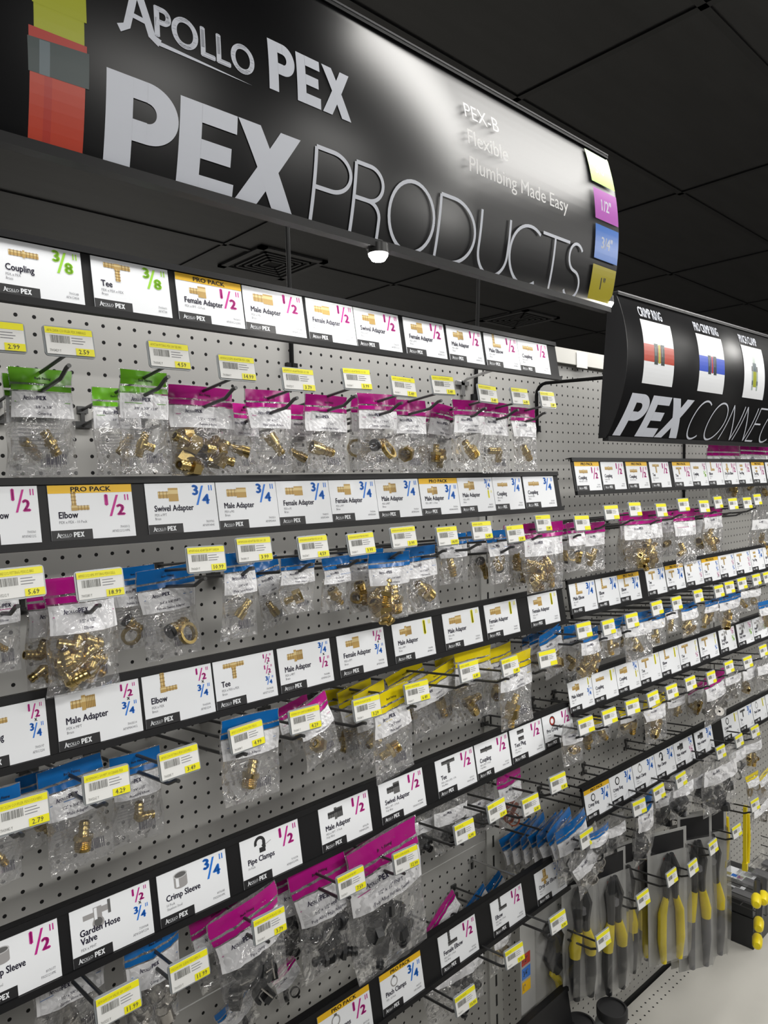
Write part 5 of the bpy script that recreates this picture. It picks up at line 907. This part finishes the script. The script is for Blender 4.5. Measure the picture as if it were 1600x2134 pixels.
# ------------------------------------------------------------------ tools in blister packs and other goods low at the far end
def tool(box, d, label, hand, ferrule, head='poly_black', card_=True):
    u0, u1, v0, v1 = box; uc = (u0 + u1) / 2
    a0, zt = F.at(u0, v0, d); a1, _ = F.at(u1, v0, d); ac, zc = F.at(uc, v0, d); _, zb = F.at(uc, v1, d); w = (a1 - a0) * H; h = (zc - zb) * H
    o = empty('blister_pack', pose(F, ac, d, zc, 0, 0, rnd.uniform(-30, -12)), label, 'packaged tool', 'packaged tools with yellow grips'); w *= 1.15
    if card_:
        m = MB(); m.box((-w / 2, .012, -h), (w / 2, .0135, 0), 'blister_card'); m.flat(rect(-w * .42, -h * .16, w * .42, -h * .02), 'print_black', lambda x, z: Vector((x, .0115, z)))
        m.flat(rect(-w * .1, -h * .27, w * .2, -h * .2), 'photo_red', lambda x, z: Vector((x, .0115, z))); m.build('backing_card', o)
    m = MB()
    for s in (-1, 1): m.tube([(s * .004, 0, -h * .16), (s * w * .14, 0, -h * .28), (s * w * .10, 0, -h * .40), (s * w * .12, 0, -h * .50)], [.006, .013, .010, .008], head, 8)
    m.lathe([(-.009, 0), (-.009, .010), (.009, .010), (.009, 0)], 'tool_grey', 12, Matrix.Translation((0, 0, -h * .33)) @ Matrix.Rotation(R_(90), 4, 'Z')); m.build('jaws', o, True)
    for s in (-1, 1):
        p = [(s * w * .12, 0, -h * .48), (s * w * .22, 0, -h * .60), (s * w * .24, 0, -h * .80), (s * w * .20, 0, -h * .97)]
        m = MB(); m.tube(p, [.008, .012, .012, .008], hand, 10); g = m.build('handle', o, True)
        if ferrule:
            m = MB(); m.tube([p[0], tuple((p[0][i] + p[1][i]) / 2 for i in range(3)), p[1], tuple(p[1][i] * .7 + p[2][i] * .3 for i in range(3))], [.010, .013, .0145, .0125], ferrule, 10); m.build('grip_collar', g, True)
    m = MB(); n = 10; vs = []
    for j in range(n + 1):
        z = -h * (.12 + .87 * j / n); e = .020 * math.sin(math.pi * min(1, max(0.02, j / n))) ** .3
        vs += [(-w * .44, .011, z), (-w * .40, -e, z), (w * .40, -e, z), (w * .44, .011, z)]
    m.add(vs, [(4 * j + i, 4 * j + 4 + i, 4 * j + 5 + i, 4 * j + 1 + i) for j in range(n) for i in range(3)], 'blister'); m.build('clear_blister', o, True)
tool((1190, 1232, 1800, 2092), .22, 'black crimping tool with yellow collars, nearest the cutter card', 'poly_black', 'tool_yellow')
tool((1228, 1262, 1790, 2060), .14, 'black crimping tool set back beside the first crimper', 'poly_black', 'tool_yellow')
tool((1256, 1300, 1780, 2078), .23, 'black-handled crimper with yellow collars on white card, in the middle', 'poly_black', 'tool_yellow')
tool((1292, 1320, 1760, 2042), .17, 'slim black-handled crimper behind the middle one', 'poly_black', 'tool_yellow')
tool((1316, 1348, 1790, 2012), .10, 'small grey-handled pinch pliers low against the board', 'tool_grey', 'tool_yellow')
tool((1340, 1374, 1745, 2000), .17, 'yellow-handled cutter, rear one of the yellow pair', 'tool_yellow', None)
tool((1374, 1418, 1735, 2012), .23, 'yellow-handled cutter with round black head, front of yellow pair', 'tool_yellow', None)
tool((1414, 1440, 1720, 2022), .17, 'tool on pale card between yellow and grey handles', 'tool_yellow', None)
tool((1436, 1470, 1700, 2028), .24, 'grey-handled crimper with yellow collars, longest of the row', 'tool_grey', 'tool_yellow')
tool((1464, 1500, 1690, 2005), .22, 'grey-handled crimper with yellow collars, last of the row', 'tool_grey', 'tool_yellow')
# cutter card under the near section's lowest tags
a0, zt = N.at(1082, 1895, .16); a1, _ = N.at(1192, 1870, .16); _, zb = N.at(1100, 2120, .16); w = (a1 - a0) * H; h = (zt - zb) * H
o = empty('cutter_card', pose(N, a0, .16, zt), 'white carded black ratchet cutter with yellow levers', 'packaged tool')
m = MB(); m.box((0, 0, -h), (w, .0015, 0), 'blister_card'); fr = lambda x, z: Vector((x * w, -.0004, z * h)); fr2 = lambda x, z: Vector((x * w, -.0008, z * h))
m.flat(rect(0, -.14, 1, 0), 'print_black', fr)
for i, (mm, t_) in enumerate((('photo_redline', '1/2"'), ('sq_blue', '3/4"'), ('pro_yellow', '1"'))):
    m.flat(rect(.02, -.52 - .12 * i, .17, -.42 - .12 * i), mm, fr); m.flat(line(t_, .04, -.495 - .12 * i, .05, .8, .01, maxw=.1), 'card_white', fr2)
m.flat(line('Tool', .70, -.25, .05, .8, .01), 'print_black', fr); m.flat(line('1/4" - 1"', .62, -.34, .035, .8, 0), 'print_black', fr); m.build('backing_card', o)
m = MB(); X = lambda x, z: (x * w, -.016, z * h)
m.tube([X(.36, -.34), X(.48, -.30), X(.56, -.38), X(.52, -.50), X(.44, -.58), X(.52, -.68), X(.66, -.66)], [.008, .016, .019, .017, .016, .018, .013], 'poly_black', 10); m.tube([X(.60, -.42), X(.70, -.38), X(.74, -.44)], [.006, .010, .006], 'poly_black', 8); m.build('cutter_body', o, True)
m = MB(); m.tube([X(.46, -.72), X(.58, -.82), X(.62, -.95)], [.007, .010, .008], 'tool_yellow', 8); m.build('lever', o, True)
m = MB(); m.tube([X(.78, -.72), X(.86, -.62), X(.90, -.55)], [.007, .009, .006], 'tool_yellow', 8); m.build('lever', o, True)
m = MB(); n = 12; vs = []
for j in range(n + 1):
    t = j / n; z = -h * (.26 + .72 * t); e = .036 * math.sin(math.pi * min(.97, max(.03, t))) ** .35; vs += [(w * .26, -.001, z), (w * .32, -e, z), (w * .88, -e, z), (w * .95, -.001, z)]
m.add(vs, [(4 * j + i, 4 * j + 4 + i, 4 * j + 5 + i, 4 * j + 1 + i) for j in range(n) for i in range(3)], 'blister'); m.build('clear_blister', o, True)
# long yellow tools hanging beyond the packs
for i, ((u, v0, v1), lb) in enumerate((((1508, 1690, 1800), 'long flat yellow plastic tool hanging beyond the packs, nearer one'), ((1552, 1680, 1808), 'long flat yellow plastic tool hanging beyond the packs, farther one'))):
    a, z = F.at(u, v0, .22); _, z1 = F.at(u, v1, .22); h = (z - z1) * H
    o = empty('plastic_tool', pose(F, a, .22, z, 0, 6, 15), lb, 'tool', 'long yellow tools')
    m = MB(); m.prism([(-.012, 0), (.012, 0), (.014, -.2 * h), (.008, -h), (-.010, -h), (-.014, -.2 * h)], -.006, .004, 'tool_yellow'); m.box((-.012, -.009, -h), (.010, .006, -.88 * h), 'tool_yellow'); m.build('shaft', o)
    m = MB(); m.tube([(.010, -.008, -.12 * h), (.018, -.010, -.5 * h), (.012, -.008, -.9 * h)], .005, 'tool_yellow', 8); m.build('spring_arm', o, True)
# boxes on the deck
DK_ = ZF + DZ * H
q0 = atz(1570, 1979, DK_ + .001); q1 = atz(1487, 1932, DK_ + .001); dep = (q1 - q0).length
for i, (lb, z0, hh) in enumerate((('matte black cardboard box on the base shelf, lower of two', 0, .105), ('black cardboard box with printed label on top, upper of two', .106, .075))):
    o = empty('cardboard_box', Matrix.Translation((q0.x, q0.y, DK_ + .0005 + z0)), lb, 'box', 'black boxes on the base shelf')
    m = MB(); m.box((0 + .004 * i, .003 * i, 0), (.20, dep, hh), 'poly_black'); m.build('carton', o)
    if i:
        m = MB(); m.flat(rect(.02, .04, .16, .14), 'card_white', lambda x, y: Vector((x, y, hh + .0006))); fz = lambda x, y: Vector((x, y, hh + .0009))
        m.flat(rect(.03, .055, .08, .13), 'print_black', fz)
        for k, mm in enumerate(('sq_lime', 'sq_orchid', 'sq_blue', 'sq_yellow')): m.flat(rect(.092, .05 + .021 * k, .112, .068 + .021 * k), mm, fz)
        for k in range(8): m.flat(rect(.125 + .004 * k, .05, .127 + .004 * k, .08), 'print_black', fz)
        m.build('box_label', o)
for i, (u, v) in enumerate(((1575, 1886), (1590, 1880), (1580, 1936), (1577, 1972))):
    q = F.at(u, v, .34); r = .013; X = pose(F, q[0], .34, q[1], 0, 8, 20)
    o = empty('pipe_cutter', X, 'yellow rounded tool grip poking in at the picture edge, %s of its heap' % ('upper', 'topmost', 'middle', 'lowest')[i], 'tool', 'yellow tool grips at the picture edge')
    m = MB(); m.lathe([(0, 0), (.001, r * .7), (.008, r), (.05, r * 1.1), (.06, r * 1.0)], 'tool_yellow', 14); m.build('grip', o, True)
    m = MB(); m.lathe([(.06, r * .9), (.085, r * .8), (.17, r * .8), (.17, 0)], 'poly_black', 14); m.build('barrel', o, True)
q = F.at(1500, 1840, .08); o = empty('wire_bin', pose(F, q[0], .06, q[1]), 'black wire bin of clear packs above the black boxes', 'bin')
m = MB()
for k in range(9): m.tube([(k * .045, -.17, -.05), (k * .045, -.17, .02)], .0014, 'hook_wire', 6)
for zz in (-.05, -.015, .02):
    m.tube([(0, 0, zz), (0, -.17, zz), (.40, -.17, zz), (.40, 0, zz)], .0018, 'hook_wire', 6)
for k in range(5): m.tube([(0, -.17 + .042 * k, -.05), (.40, -.17 + .042 * k, -.05)], .0014, 'hook_wire', 6)
m.tube([(0, 0, .02), (0, 0, .06)], .0018, 'hook_wire', 6); m.build('wire_basket', o, True)
for i in range(4):
    m = MB(); m.box((.02 + .09 * i, -.15, -.046), (.085 + .09 * i, -.03, -.005 + .006 * (i % 2)), 'blister'); m.box((.03 + .09 * i, -.14, -.045), (.075 + .09 * i, -.04, -.035), 'tool_grey')
    p = m.build('clear_pack'); p.matrix_world = o.matrix_world.copy(); tag(p, 'clear plastic pack lying in the black wire bin', 'pack', 'clear packs in the wire bin')
for i, (u, v, d, lb) in enumerate(((1275, 2098, .25, 'jar with a wide black screw lid on the base shelf'), (1208, 2130, .22, 'black-lidded jar partly hidden behind the other jar'))):
    a, z = F.at(u, v, d); hj = (z - DZ) * H
    if hj < .05: hj = .09
    o = empty('lidded_jar', pose(F, a, d, z - hj / H), lb, 'jar', 'black-lidded jars on the base shelf'); RX = Matrix.Rotation(R_(-90), 4, 'Y'); r = .036
    m = MB(); m.lathe([(hj - .022, r * .9), (hj - .022, r), (hj - .002, r), (hj, r * .96), (hj, r * .86), (hj - .004, r * .84), (hj - .004, 0)], 'rubber', 28, RX); m.build('screw_lid', o, True)
    m = MB(); m.lathe([(0, 0), (0, r * 1.1), (hj - .04, r * 1.1), (hj - .028, r * .92), (hj - .022, r * .9)], 'tag_plastic', 28, RX); m.build('jar_body', o, True)
